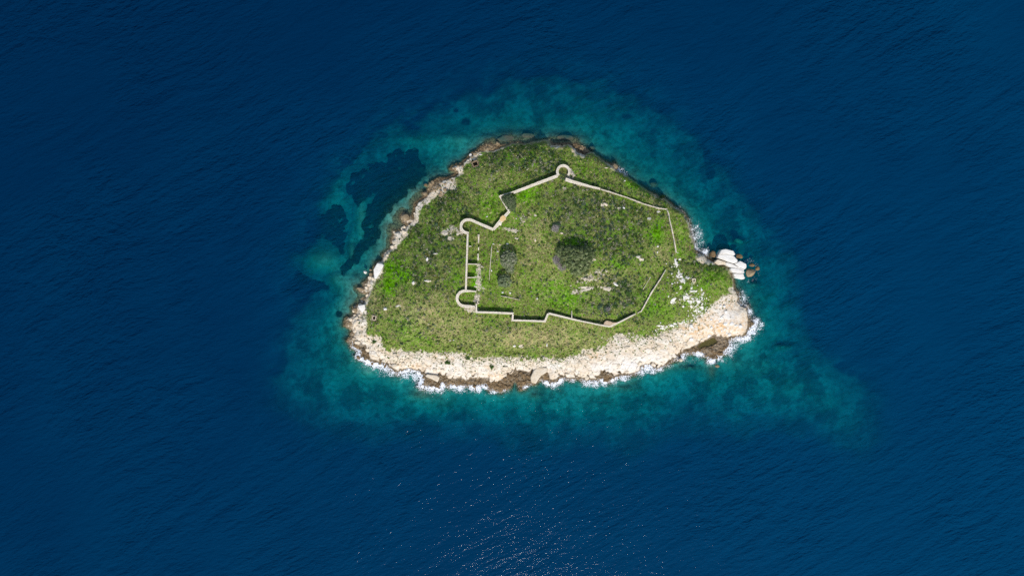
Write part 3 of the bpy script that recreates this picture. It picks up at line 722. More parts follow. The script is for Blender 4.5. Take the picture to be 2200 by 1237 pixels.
BOX_F = np.array([[0, 1, 2, 3], [7, 6, 5, 4], [0, 4, 5, 1], [1, 5, 6, 2], [2, 6, 7, 3], [3, 7, 4, 0]])
def boxes_mesh(name, items, mat):
    """items: (cx,cy,cz,lx,ly,lz,ang); box with a slightly smaller, uneven top"""
    n = len(items); Vv = np.zeros((n * 8, 3)); Ff = np.zeros((n * 6, 4), int)
    q = np.array([[-1, -1], [-1, 1], [1, 1], [1, -1]])
    for i, (cx, cy, cz, lx, ly, lz, a) in enumerate(items):
        ca, sa = math.cos(a), math.sin(a)
        for lev in (0, 1):
            s = (1.0, 0.86)[lev]
            j = rng.uniform(-0.06, 0.06, (4, 2))
            xy = q * 0.5 * s + j
            x = xy[:, 0] * lx; y = xy[:, 1] * ly
            Vv[i * 8 + lev * 4:i * 8 + lev * 4 + 4, 0] = cx + x * ca - y * sa
            Vv[i * 8 + lev * 4:i * 8 + lev * 4 + 4, 1] = cy + x * sa + y * ca
            Vv[i * 8 + lev * 4:i * 8 + lev * 4 + 4, 2] = cz + (lz if lev else 0) + (rng.uniform(-0.03, 0.03, 4) if lev else 0)
        Ff[i * 6:i * 6 + 6] = BOX_F + i * 8
    return mesh_np(name, Vv, Ff)

WALL_SEG = []
def build_wall(W):
    P, ws = resample(W["pts"], W["w"], 0.7)
    ws = ws * np.clip(0.62 + (ws / MPP - 2.5) * 0.065, 0.62, 0.84)
    ruin = W["h"] < 1.95
    T = np.gradient(P, axis=0); T /= np.linalg.norm(T, axis=1)[:, None] + 1e-9
    # mitre at sharp corners
    seg = np.diff(P, axis=0); seg /= np.linalg.norm(seg, axis=1)[:, None] + 1e-9
    a = np.vstack([seg[:1], seg]); b = np.vstack([seg, seg[-1:]])
    T = a + b; T /= np.linalg.norm(T, axis=1)[:, None] + 1e-9
    cosh = np.clip((T * b).sum(1), 0.45, 1)
    Nn = np.stack([-T[:, 1], T[:, 0]], 1)
    g = gz(P[:, 0], P[:, 1])
    gs = np.convolve(np.pad(g, 4, mode='edge'), np.ones(9) / 9, 'valid')
    amp = 0.55 if ruin else 0.10
    zt = gs + W["h"] + amp * (vn(P[:, 0] / 1.3 + 7, P[:, 1] / 1.3, 501) - 0.5) * 2
    k = 1 - zt / CAM_H
    C = P * k[:, None]; hw = ws * k * 0.5 / cosh
    jit = (0.09 if ruin else 0.035) * np.minimum(1, ws / 0.8)
    hl = hw + jit * rng.uniform(-1, 1, len(P)); hr = hw + jit * rng.uniform(-1, 1, len(P))
    Lp = C + Nn * hl[:, None]; Rp = C - Nn * hr[:, None]
    zb_ = np.minimum(g, gs) - 0.8
    n = len(P); rows = 6
    bat = 0.04                                    # slight batter of the faces
    Lb = C + Nn * (hl + bat)[:, None]; Rb = C - Nn * (hr + bat)[:, None]
    cols = [np.c_[Lb, zb_], np.c_[Lp, zt], np.c_[C + Nn * (hl * 0.35)[:, None], zt + rng.uniform(-.04, .04, n)], np.c_[C - Nn * (hr * 0.35)[:, None], zt + rng.uniform(-.04, .04, n)], np.c_[Rp, zt], np.c_[Rb, zb_]]
    VV = np.stack(cols, 1).reshape(-1, 3)
    i = np.arange(n * rows).reshape(n, rows)
    FF = np.stack([i[:-1, :-1], i[:-1, 1:], i[1:, 1:], i[1:, :-1]], -1).reshape(-1, 4)
    cap = [[i[0, 0], i[0, 5], i[0, 4], i[0, 1]], [i[0, 1], i[0, 4], i[0, 3], i[0, 2]], [i[-1, 0], i[-1, 1], i[-1, 4], i[-1, 5]], [i[-1, 1], i[-1, 2], i[-1, 3], i[-1, 4]]]
    FF = np.vstack([FF, cap])
    mid = C[n // 2]; base = np.array([mid[0], mid[1], float(gs[n // 2])])
    root = empty(W["n"], base, W["l"], W["c"], "walls of the ruined fort")
    obj("masonry", mesh_np(W["n"] + "_masonry", VV - base, FF), M_WALL, root)
    # coping stones along both edges
    items = []
    for side, hs in ((1, hl), (-1, hr)):
        s = 0.0; d = np.r_[0, np.cumsum(np.linalg.norm(np.diff(C, axis=0), axis=1))]
        while s < d[-1] - 0.25:
            L = rng.uniform(0.38, 0.7)
            if (not ruin or rng.random() < 0.62):
                t = s + L / 2
                cx, cy, cz = (np.interp(t, d, q) for q in (C[:, 0], C[:, 1], zt))
                j = min(np.searchsorted(d, t), n - 1)
                wd = min(0.34, ws[j] * 0.40)
                off = np.interp(t, d, hs) - wd * 0.46
                items.append((cx + side * Nn[j, 0] * off - base[0], cy + side * Nn[j, 1] * off - base[1], cz - 0.06 - base[2], L * 0.97, wd * rng.uniform(.9, 1.15), rng.uniform(0.09, 0.14), math.atan2(seg[min(j, n - 2), 1], seg[min(j, n - 2), 0])))
            s += L
    if items:
        obj("coping", boxes_mesh(W["n"] + "_coping", items, M_COPE), M_COPE, root, kind="stuff")
    for q in range(n - 1):
        WALL_SEG.append((P[q], P[q + 1], ws[q]))
    return root, zt

for W in WALLS:
    W["root"], W["zt"] = build_wall(W)

def top_at(px, py, ring=1.0):
    u, v = uv(px, py); return float(gz(u, v))

def prism(name, poly_px, h, mat, label=None, cat=None, group=None, parent=None, z0=None, inset=0.05, rough=0.10, n_per=0.32, sink=0.8, dome=0.12, seed=0, pname="slab"):
    """rounded slab of rock or masonry from its outline: vertical sides, worn shoulder, uneven top"""
    P = [np.array(uv(*p)) for p in poly_px]
    cen = sum(P) / len(P)
    g = float(gz(*cen)) if z0 is None else z0
    ring = []
    for i in range(len(P)):
        a, b = P[i], P[(i + 1) % len(P)]
        m = max(1, int(np.linalg.norm(b - a) / n_per))
        for k in range(m): ring.append(a + (b - a) * k / m)
    R = np.array(ring); n = len(R)
    R = (np.roll(R, 1, 0) + 4 * R + np.roll(R, -1, 0)) / 6
    k = 1 - (g + h) / CAM_H
    R = R * k; cen = cen * k
    r2 = np.random.default_rng(seed + 3)
    lev = [(1.07, -sink), (1.05, h * 0.35), (1.04, h * 0.80), (1.025 - inset * 0.4, h * 0.95), (0.99 - inset * 1.4, h), (0.62, h + dome * 0.5), (0.30, h + dome * 0.8)]
    VV = []
    for s, z in lev:
        w = R - cen
        x = cen[0] + w[:, 0] * s; y = cen[1] + w[:, 1] * s
        nz = rough * (fbm(x / 0.9 + seed, y / 0.9, 3, 601 + seed) - 0.5) * (2.0 if z > 0 else 0)
        sh = rough * 0.8 * (vn(x / 0.7 + z, y / 0.7, 611) - 0.5)
        nl = np.linalg.norm(w, axis=1)[:, None] + 1e-6
        VV.append(np.c_[np.c_[x, y] + w / nl * sh[:, None], g + z + nz])
    VV.append(np.array([[cen[0], cen[1], g + h + dome]]))
    VV = np.vstack(VV)
    FF = []
    for L in range(len(lev) - 1):
        for i in range(n):
            a, b = L * n + i, L * n + (i + 1) % n
            FF.append((a, b, b + n)); FF.append((a, b + n, a + n))
    o_ = (len(lev) - 1) * n
    for i in range(n): FF.append((o_ + i, o_ + (i + 1) % n, len(VV) - 1))
    base = np.array([cen[0], cen[1], g])
    ar = sum(R[i][0] * R[(i + 1) % n][1] - R[(i + 1) % n][0] * R[i][1] for i in range(n))
    FF = np.array(FF)
    if ar < 0: FF = FF[:, ::-1]
    me = mesh_np(name, VV - (base if parent is None else np.array(parent.location)), FF, smooth=False)
    if parent is not None: return obj(pname, me, mat, parent)
    return obj(name, me, mat, None, label, cat, group, loc=base)

# gate block and buttresses belong to the gate wall, tan platform to the southern corner
gate = next(W for W in WALLS if W["n"] == "gate_wall")
gz0 = top_at(1079, 470)
prism("gate_block", [(1075, 466), (1081, 461.5), (1086.5, 466), (1087, 471), (1082, 474), (1078, 477), (1073, 472)], gate["h"] + 0.25, M_ORANGE, parent=gate["root"], z0=gz0, dome=0.05, rough=0.05, inset=0.05, pname="gate_block")
prism("buttress", [(1072, 476), (1078, 478.5), (1076.5, 484), (1072.5, 483), (1069, 481)], gate["h"] + 0.12, M_COPE, parent=gate["root"], z0=gz0, dome=0.05, rough=0.05, inset=0.05, pname="buttress")
prism("corner_platform", [(1298, 694), (1300, 690), (1304, 688.5), (1312, 690), (1316, 692.5), (1326, 692.5), (1311, 699), (1296, 697)], 1.9, M_TAN, "flat tan earth platform inside the southern corner of the fort", "platform", dome=0.03, rough=0.10, inset=0.04)

def ring_foundation(name, px, py, hx, hy, ang, th, h, mat, label, cat, group=None, dark=False):
    u, v = uv(px, py); g = float(gz(u + (hx + 2) * MPP, v))
    k = 1 - (g + h) / CAM_H
    root = empty(name, (u * k, v * k, g), label, cat, group, rz=ang)
    hx *= MPP * k; hy *= MPP * k; th *= MPP * k
    sides = [((-hx, 0), th, 2 * hy + th), ((hx, 0), th * 1.1, 2 * hy + th), ((0, hy), 2 * hx - th, th), ((0, -hy), 2 * hx - th, th * 1.15)]
    for (cx, cy), lx, ly in sides:
        items = []
        if lx > ly:
            m = max(2, int(lx / 0.55))
            for i in range(m): items.append((cx - lx / 2 + lx * (i + .5) / m, cy, -0.6, lx / m * 1.02, ly, 0.6 + h * rng.uniform(.75, 1.1), 0))
        else:
            m = max(2, int(ly / 0.55))
            for i in range(m): items.append((cx, cy - ly / 2 + ly * (i + .5) / m, -0.6, lx, ly / m * 1.02, 0.6 + h * rng.uniform(.75, 1.1), 0))
        obj("rim_wall", boxes_mesh(name + "_rim", items, mat), mat, root)
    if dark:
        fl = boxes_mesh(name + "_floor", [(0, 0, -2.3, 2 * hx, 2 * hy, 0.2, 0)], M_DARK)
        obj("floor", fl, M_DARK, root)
    return root
ring_foundation("square_foundation", 1478.5, 533.5, 4.2, 4.2, 0.08, 2.0, 0.9, M_OCHRE, "hollow square ochre foundation on the eastern clifftop above the surf", "foundation", "square foundations")
ring_foundation("square_foundation", 1491, 602, 2.9, 3.2, 0.0, 1.9, 0.7, M_CREAM, "small hollow square of pale stone beside the bare limestone patch", "foundation", "square foundations")
ring_foundation("stone_shaft", PIT_A[0], PIT_A[1], PIT_A[2] - .9, PIT_A[3] - .9, PIT_A[4], 1.4, 0.35, M_CREAM, "dark stone-rimmed shaft near the western shore", "shaft", None, True)
ring_foundation("stone_shaft", PIT_B[0], PIT_B[1], PIT_B[2] - .9, PIT_B[3] - .9, PIT_B[4], 1.8, 0.6, M_OCHRE, "dark sunken dugout with a tan stone edge near the northwestern tip", "shaft", None, True)

# ------------------------------------------------------------------ rubble (stuff)
def ico(sub=1):
    import bmesh
    bm = bmesh.new(); bmesh.ops.create_icosphere(bm, subdivisions=sub, radius=1.0)
    v = np.array([x.co[:] for x in bm.verts]); f = np.array([[y.index for y in x.verts] for x in bm.faces]); bm.free()
    return v, f
ICO0 = ico(1)      # 42 verts
ICO2 = ico(2)
OCT_V = np.array([[1, 0, 0], [.3, .95, 0], [-.8, .6, 0], [-.8, -.6, 0], [.3, -.95, 0], [.1, .1, 1], [-.2, -.3, .85]], float)
OCT_F = np.array([[0, 1, 5], [1, 2, 5], [2, 6, 5], [2, 3, 6], [3, 4, 6], [4, 0, 6], [0, 5, 6]])
def rubble_mesh(name, spots, smin, smax):
    """spots: (px,py,rx,ry,n,ang)"""
    allv = []; allf = []; o_ = 0
    for px, py, rx, ry, n, ang in spots:
        cu, cv = uv(px, py); ca, sa = math.cos(ang), math.sin(ang)
        for _ in range(n):
            x, y = rng.normal(0, 0.5, 2); x *= rx * MPP; y *= ry * MPP
            u, v = cu + x * ca - y * sa, cv + x * sa + y * ca
            g = float(gz(u, v)); s = rng.uniform(smin, smax) * (0.6 + rng.random() ** 3 * 1.2)
            a = rng.uniform(0, 6.28); c2, s2 = math.cos(a), math.sin(a)
            q = OCT_V * (1 + rng.uniform(-.25, .25, OCT_V.shape)) * np.array([s * rng.uniform(.8, 1.5), s, s * rng.uniform(.45, .8)])
            wx, wy, _ = world_xyz(u, v, g)
            allv.append(np.c_[q[:, 0] * c2 - q[:, 1] * s2 + wx, q[:, 0] * s2 + q[:, 1] * c2 + wy, q[:, 2] + g - 0.06])
            allf.append(OCT_F + o_); o_ += len(OCT_V)
    return mesh_np(name, np.vstack(allv), np.vstack(allf))
RUB = [("rubble heap along the broken inner wall line inside the western wall", [(1029, 580, 6, 16, 260, 0), (1028, 605, 6, 14, 260, 0), (1024, 640, 4, 12, 170, 0), (1030, 615, 8, 10, 90, 0)]),
 ("rubble spilled outside the southwestern horseshoe bastion", [(1012, 664, 12, 5, 220, 0), (1003, 662, 12, 5, 60, 0)]),
 ("rubble apron fallen from the northwestern round bastion", [(989, 498, 7, 5, 190, .6), (972, 492, 10, 6, 100, 0), (960, 500, 9, 5, 90, .3), (968, 514, 5, 6, 60, 0)]),
 ("rubble fallen outside the northern round bastion", [(1229, 373, 4, 8, 170, .2), (1222, 385, 7, 5, 150, -.3), (1240, 394, 16, 3, 120, -.28)]),
 ("line of white rubble in the grass east of the gate wall", [(1092, 492, 14, 2.5, 110, -.15), (1105, 495, 7, 4, 90, -.1), (1120, 470, 14, 8, 30, 0)]),
 ("curving band of pale rubble below the big central tree", [(1260, 622, 20, 3, 120, .25), (1235, 627, 7, 5, 60, 0), (1305, 619, 12, 4, 90, -.2), (1265, 597, 20, 8, 150, .2), (1285, 585, 14, 6, 90, 0)]),
 ("scatter of white stones on the eastern slope above the shore", [(1478, 640, 26, 18, 90, 0), (1502, 655, 22, 24, 120, 0), (1470, 600, 24, 14, 40, 0), (1450, 565, 8, 18, 30, 0), (1448, 645, 16, 14, 25, 0), (1450, 697, 46, 4, 110, .3), (1500, 672, 18, 14, 70, 0)]),
 ("loose pale stones on the dry slope above the southern ledges", [(1340, 725, 40, 8, 220, .1), (1200, 772, 60, 6, 150, 0), (1090, 770, 60, 6, 180, 0), (960, 760, 60, 6, 160, 0), (870, 757, 30, 6, 90, 0), (1420, 720, 30, 10, 160, .2)]),
 ("small broken stones along the southern water's edge", [(1075, 828, 24, 8, 260, .1), (1125, 822, 12, 10, 130, 0), (1172, 812, 6, 8, 70, 0), (1305, 812, 12, 7, 130, 0), (1390, 788, 10, 5, 50, 0), (985, 822, 40, 6, 150, 0), (1540, 760, 20, 8, 130, .3), (1500, 752, 24, 6, 100, .2)]),
 ("tumbled stones on the western water's edge", [(932, 400, 14, 10, 200, .6), (788, 585, 8, 8, 60, 0), (778, 640, 8, 12, 110, 0), (752, 700, 10, 14, 110, 0), (760, 730, 10, 14, 90, 0), (1050, 316, 18, 5, 110, .2), (1255, 322, 10, 8, 90, -.6), (1500, 540, 10, 6, 60, 0)]),
]
for lab, spots in RUB:
    mat = M_LIME if "white stones" in lab else M_BROWN if "southern water" in lab else (M_OCHRE if "western water" in lab else M_RUB)
    obj("rubble", rubble_mesh("rubble", spots, 0.16, 0.42), mat, None, lab, "rubble", "fallen stones", "stuff")

# ------------------------------------------------------------------ boulders and slabs
S6 = lambda L: [(1440 + x / 8.835, 500 + y / 8.835) for x, y in L]
Wd = "white limestone slabs at the eastern point"
prism("limestone_slab", S6([(925, 408), (980, 320), (1060, 308), (1200, 345), (1235, 410), (1205, 428), (1080, 402)]), 3.3, M_LIME, "northernmost rounded white slab of the eastern point", "rock", Wd, z0=0.0, sink=2.2, seed=1)
prism("limestone_slab", S6([(905, 468), (920, 413), (1080, 408), (1200, 435), (1280, 520), (1270, 560), (1200, 578), (1060, 530), (950, 490)]), 3.1, M_LIME, "largest long white slab of the eastern point, a dark crack below it", "rock", Wd, z0=0.0, sink=2.2, seed=2)
prism("limestone_slab", S6([(1230, 590), (1330, 535), (1440, 590), (1450, 650), (1420, 690), (1300, 650)]), 2.7, M_LIME, "white slab at the seaward tip of the eastern point", "rock", Wd, z0=0.0, sink=2.2, seed=3)
prism("limestone_slab", S6([(1060, 558), (1200, 596), (1290, 650), (1400, 698), (1400, 724), (1280, 672), (1140, 652), (1050, 602)]), 2.5, M_LIME, "narrow slab wedged between the white slabs of the eastern point", "rock", Wd, z0=0.0, sink=2.2, seed=4)
prism("limestone_slab", S6([(1150, 664), (1280, 676), (1400, 728), (1410, 760), (1330, 766), (1190, 757), (1140, 700)]), 2.6, M_LIME, "second lowest white slab of the eastern point", "rock", Wd, z0=0.0, sink=2.2, seed=5)
prism("limestone_slab", S6([(1200, 775), (1390, 775), (1400, 820), (1422, 860), (1380, 885), (1230, 850)]), 2.3, M_LIME, "southernmost white slab of the eastern point", "rock", Wd, z0=0.0, sink=2.2, seed=6)
prism("limestone_slab", S6([(840, 560), (900, 505), (1050, 550), (1060, 600), (900, 610)]), 2.6, M_CREAM, "greyish cream slab joining the eastern white slabs to the green slope", "rock", Wd, z0=0.0, sink=2.2, seed=7)
S7 = lambda L: [(1040 + x / 6.286, 680 + y / 6.286) for x, y in L]
prism("limestone_slab", S7([(720, 690), (850, 690), (862, 735), (765, 800), (700, 900), (640, 884), (630, 820), (680, 720)]), 2.0, M_CREAM, "big tilted pale slab in the middle of the southern shore beside a dark cleft", "rock", z0=0.6, seed=8, sink=1.6)
S5 = lambda L: [(900 + x / 8.835, 720 + y / 8.835) for x, y in L]
prism("limestone_slab", S5([(150, 740), (330, 762), (388, 800), (350, 890), (250, 832), (120, 782)]), 2.2, M_CREAM, "detached cream slab on the southwestern shore with a dark gap below", "rock", z0=0.5, seed=9, sink=1.6)
S3 = lambda L: [(730 + x / 8.835, 560 + y / 8.835) for x, y in L]
prism("limestone_slab", S3([(340, 850), (470, 830), (485, 900), (430, 985), (370, 920)]), 2.4, M_LIME, "bright white block on the western shore beside the ochre boulder", "rock", z0=0.5, seed=10, sink=1.6)
prism("limestone_slab", S3([(640, 170), (710, 45), (800, 60), (830, 80), (790, 180), (750, 250), (690, 340), (655, 330)]), 2.6, M_LIME, "tall bright white outcrop below the brightest green patch", "rock", z0=0.8, seed=11, sink=1.6)

rock_meshes = []
for i in range(6):
    v, f = ICO2
    r3 = np.random.default_rng(50 + i)
    o3 = r3.uniform(0, 50, 3)
    d = 1 + 0.55 * (fbm(v[:, 0] * 1.3 + o3[0] + v[:, 2], v[:, 1] * 1.3 + o3[1], 3, 700 + i) - 0.5) + 0.3 * (fbm(v[:, 2] * 2 + o3[2], v[:, 0] * 2, 2, 710 + i) - 0.5)
    q = v * d[:, None]
    for _ in range(5):                       # knock flat facets off it
        nrm = r3.normal(size=3); nrm /= np.linalg.norm(nrm)
        if nrm[2] < -0.3: nrm[2] *= -1
        dd = q @ nrm; cut = r3.uniform(0.62, 0.85)
        q = q - np.maximum(dd - cut, 0)[:, None] * nrm
    rock_meshes.append((q, f))
ROCKS = {}
SCATTERED = []
def rock(px, py, rx, ry, hz, mat, label, group=None, ang=0.0, z0=None, name="boulder", cat="rock", variant=None, sink=0.25):
    vi = variant if variant is not None else random.randrange(6)
    key = (vi, mat.name)
    if key not in ROCKS:
        q, f = rock_meshes[vi]
        ROCKS[key] = mesh_np("boulder", q, f); ROCKS[key].materials.append(mat)
    u, v = uv(px, py); g = float(gz(u, v)) if z0 is None else z0
    x, y, _ = world_xyz(u, v, g)
    o = obj(name, ROCKS[key], None, None, label, cat, group, loc=(x, y, g + hz * (1 - 2 * sink) * 0.5))
    o.scale = (rx * MPP, ry * MPP, hz * 0.75); o.rotation_euler = (0, 0, ang)
    return o
rock(1610.5, 586.5, 11, 10, 2.2, M_OCHRE, "rounded brown boulder in the surf off the eastern white slabs", z0=0.2, ang=.4)
rock(1627, 577, 5, 4.5, 1.0, M_BROWN, "small brown rock awash beyond the rounded brown boulder", z0=0.1)
rock(1615, 569, 6.5, 4, 1.1, M_BROWN, "dark wet rock between the seaward white slab and the brown boulder", z0=0.1)
rock(1588, 551, 9, 5, 1.0, M_BROWN, "low brown rock awash just north of the seaward white slab", z0=0.1, ang=-.3)
rock(1530, 546, 8, 9, 1.6, M_BROWN, "dark brown wet rock in the gap west of the eastern white slabs", z0=0.1)
rock(1585.5, 518, 12, 6.5, 1.3, M_OCHRE, "submerged slab showing green through the water north of the eastern slabs", z0=-2.6, ang=-.35)
rock(785, 584.5, 4, 3.8, 1.3, M_LIME, "small white boulder standing in the shallows off the western shore", z0=0.25)
rock(796.5, 589, 5, 5, 1.5, M_OCHRE, "ochre boulder at the foot of the tall white western outcrop", z0=0.25)
rock(797, 580, 3.2, 3.0, 1.0, M_OCHRE, "small tan rock between the white boulder and the white outcrop", z0=0.2)
rock(1069.5, 309, 5.4, 4.2, 1.6, M_OCHRE, "yellow-ochre boulder in the shallows off the northern shore", z0=0.2, ang=-.4)
rock(913, 417, 6.5, 5, 1.7, M_OCHRE, "golden boulder at the water on the northwestern shore", z0=0.25)
rock(926, 396, 5.2, 5, 1.6, M_OCHRE, "yellowish boulder at the seaward end of the northwestern rock heap", z0=0.2)
rock(915, 399, 6, 4.5, 0.8, M_BROWN, "olive rock just under the surface beside the northwestern rock heap", z0=-0.5)
rock(871, 468, 10.5, 10, 2.0, M_OCHRE, "large ochre and white rock jutting out of the western shore", z0=0.3, ang=.3)
rock(1461, 772.5, 5.5, 5, 1.8, M_CREAM, "round cream boulder at the water on the southeastern shore", z0=0.2)
rock(1540.5, 785.5, 5, 4, 1.2, M_OCHRE, "reddish rock awash off the southeastern ledge", z0=0.1)
rock(1319.5, 358.5, 7.5, 9, 3.0, M_OCHRE, "ochre rock hanging on the northeastern cliff edge", z0=0.6, ang=.3)
rock(763, 665.5, 6, 6.5, 1.8, M_OCHRE, "brown and white boulder left of the bright white western block", z0=0.2)
rock(776, 621, 9, 3.6, 1.3, M_OCHRE, "thin tan rock spur pointing west into the shallows", z0=0.2, ang=-.35)
rock(1271.5, 318, 7, 4.6, 0.8, M_REEF, "flat rock just under water off the northern shore", z0=-0.9)
rock(1405, 396.5, 9, 6, 1.0, M_REEF, "reddish sunken rock off the northeastern cliff", z0=-1.9)
rock(1086, 297, 20, 8, 0.5, M_REEF, "broad brown reef just under the water off the northern shore", z0=-0.9, ang=.15)
rock(1212, 296, 22, 7, 0.5, M_REEF, "flat brown reef under the water off the northeastern shore", z0=-0.9)
rock(1135, 292, 15, 7, 0.5, M_REEF, "middle of the three brown reefs under the water off the northern shore", z0=-1.0)
rock(766, 743, 9, 6, 0.9, M_BROWN, "grey wet rock washed by foam at the southwestern point", z0=0.1, ang=-.2)

# stones lying in the grass
STONES = [(828, 664, 5, 3.2, "large white stone lying alone in the grass above the western shore"), (1046.5, 465.5, 2.8, 2, "white stone in the hollow below the northwestern wall"), (1080, 628, 3.8, 2.6, "bright white stone beside the pinkish one below the smaller round tree"), (1096, 629, 3.2, 2.8, "pinkish stone beside the bright white one below the smaller round tree"),
 (1111, 513, 3.6, 2.2, "tan stone in the grass southeast of the gate wall"), (1150, 516, 2.6, 5, "upright tan stone in the dry grass left of the big tree"), (1207, 501, 4.6, 3.2, "pale stone above the big central tree"), (1154, 641, 2.2, 3.2, "small upright white stone in the southern courtyard"), (1226, 613.5, 2.4, 2.6, "round tan stone below the big central tree"),
 (1413, 529.5, 3.2, 2.4, "white stone near the thin eastern wall"), (1412, 542, 2.4, 3, "grey-white stone below the white one near the thin eastern wall"), (1175, 741, 2, 5, "tall thin white stone in the grass south of the fort"), (1105, 743, 4.5, 3, "flat white stone in the grass near the southern ledges"), (1419, 693, 1.8, 3, "white upright stone on the southeastern slope"),
 (888, 607, 3.2, 5, "white pointed stone on the western slope"), (918, 557, 3, 5.5, "tall white stone at the head of the western scrub"), (916, 603, 7, 1.6, "long thin fallen white stone on the western slope"), (934, 545, 5, 1.4, "slanting white stone sliver on the western slope"), (1342, 388.5, 3, 2.2, "white stone on the grass above the northeastern cliff"), (1302, 361, 6, 2, "long pale stone at the northeastern cliff edge"), (1060, 524, 3, 1.8, "white stone right of the western inner wall line"), (1074, 526, 3, 2, "pair-stone in the grass above the larger round tree"), (1090, 524, 4, 2, "long white stone above the larger round tree"), (1069, 540.5, 3.2, 2, "pink-white stone left of the larger round tree"), (1056, 581, 2, 3.6, "small white stone low on the broken foundation line"), (1323, 611, 8, 3, "slanting white stone bar right of the rubble band"), (921, 696, 2, 1.8, "lone bright stone west of the southern slope"), (967, 731, 2.2, 1.4, "left one of two close white stones south of the horseshoe bastion"), (975, 730, 2.2, 1.4, "right one of two close white stones south of the horseshoe bastion"), (852, 658, 4, 1.6, "flat stone right of the large lone white stone"), (1033, 333, 5, 1.8, "long white stone at the northwestern grass edge"), (1011, 333, 4.5, 4, "white block at the northwestern tip above the water"),(1300, 439, 8, 4, "bare flat stone in the scrub below the northeastern wall"), (1340, 447, 4, 4, "white stone at the edge of the dark scrub"), (1376, 556, 8, 3.5, "slanting pale slab in the scrub right of the big tree")]
for px, py, rx, ry, lab in STONES:
    rx, ry = rx * .78, ry * .78
    rock(px, py, rx, ry, 0.45 + 0.06 * min(rx, ry), M_LIME if "white" in lab else M_CREAM, lab, "stones lying in the grass", ang=0.0 if rx < 6 else (0.25 if "bar" not in lab and "slab" not in lab and "fallen" not in lab else -0.5), name="stone", cat="stone", sink=0.3)

# shore boulders on the limestone ledges
def scatter_rocks(n, band, label, group, mat, smin, smax, name="boulder"):
    k = 0; tries = 0
    while k < n and tries < 20000:
        tries += 1
        px = random.uniform(740, 1620); py = random.uniform(300, 845)
        u, v = uv(px, py)
        if not band(px, py, float(samp(G_COAST, np.array(u), np.array(v))), float(samp(G_CREAM, np.array(u), np.array(v))), float(samp(G_GREEN, np.array(u), np.array(v)))): continue
        s = smin + (smax - smin) * random.random() ** 2
        o = rock(px, py, s * random.uniform(.8, 1.4), s, s * 0.17 * random.uniform(.7, 1.2), mat, label, group, ang=random.uniform(0, 3.1), name=name)
        SCATTERED.append((o, px, py, " ".join(label.split()[:3]) if label.split()[2] in ("lump", "rock", "stone") else " ".join(label.split()[:2])))
        k += 1
scatter_rocks(70, lambda x, y, c, cr, g: y > 740 and cr > 0.3 and g < -1, "cream limestone lump lying on the pale southern ledges", "limestone lumps on the southern ledges", M_CREAM, 2.0, 5.5)
scatter_rocks(46, lambda x, y, c, cr, g: x < 900 and 440 < y < 740 and c > 0.1 and g < -0.3, "pale limestone lump on the western shore", "limestone lumps on the western shore", M_CREAM, 2.0, 5.5)
scatter_rocks(60, lambda x, y, c, cr, g: y > 740 and c > 0.2 and cr < -0.2, "brown wet rock on the dark ledge at the southern waterline", "wet rocks at the southern waterline", M_BROWN, 2.0, 5.0)
scatter_rocks(26, lambda x, y, c, cr, g: x > 1440 and 640 < y < 735 and cr > 0.5 and g < -1.5, "white limestone lump on the ochre southeastern headland", "limestone lumps on the headland", M_LIME, 2.0, 5.0)
scatter_rocks(24, lambda x, y, c, cr, g: 900 < x < 1070 and y < 430 and c > 0.2 and g < -0.3, "ochre lump on the northwestern shore", "rock lumps on the northwestern shore", M_OCHRE, 2.0, 5.0)
scatter_rocks(26, lambda x, y, c, cr, g: 1430 < x < 1520 and 560 < y < 690 and g > 0.3 and abs(y - (590 + (x - 1450) * 1.1)) < 34, "small white stone scattered on the eastern grass slope", "white stones on the eastern slope", M_LIME, 0.9, 2.6, "stone")

# ------------------------------------------------------------------ plants
def leaf_quads(cen, nrm, size, rng_, aspect=1.5):
    n = len(cen)
    nrm = nrm / (np.linalg.norm(nrm, axis=1)[:, None] + 1e-9)
    t = rng_.normal(size=(n, 3)); t -= nrm * (t * nrm).sum(1)[:, None]; t /= np.linalg.norm(t, axis=1)[:, None] + 1e-9
    b = np.cross(nrm, t)
    s = np.asarray(size).reshape(-1, 1)
    t = t * s * 0.5 * aspect; b = b * s * 0.5
    Vv = np.stack([cen - t, cen + b * 1.0, cen + t, cen - b * 1.0], 1).reshape(-1, 3)
    return Vv, np.arange(n * 4).reshape(n, 4)

def dome_points(n, rx, ry, rz, rng_, shell=0.45):
    d = rng_.normal(size=(n, 3)); d[:, 2] = np.abs(d[:, 2]) * 0.9 + 0.05
    d /= np.linalg.norm(d, axis=1)[:, None]
    r = (shell + (1 - shell) * rng_.random(n)) [:, None]
    return d * r * np.array([rx, ry, rz]), d

# wall occupancy: keep plants off the wall tops
SA = np.array([s[0] for s in WALL_SEG]); SB = np.array([s[1] for s in WALL_SEG]); SW = np.array([s[2] for s in WALL_SEG])
def near_wall(u, v, margin):
    m = np.zeros(u.shape, bool)
    for a, b, w in zip(SA, SB, SW):
        box = (u > min(a[0], b[0]) - 2) & (u < max(a[0], b[0]) + 2) & (v > min(a[1], b[1]) - 2) & (v < max(a[1], b[1]) + 2)
        i = np.nonzero(box)[0]
        if not len(i): continue
        e = b - a; wx = u[i] - a[0]; wy = v[i] - a[1]
        t = np.clip((wx * e[0] + wy * e[1]) / (e @ e + 1e-9), 0, 1)
        m[i] |= np.hypot(wx - e[0] * t, wy - e[1] * t) < w / 2 + margin
    return m

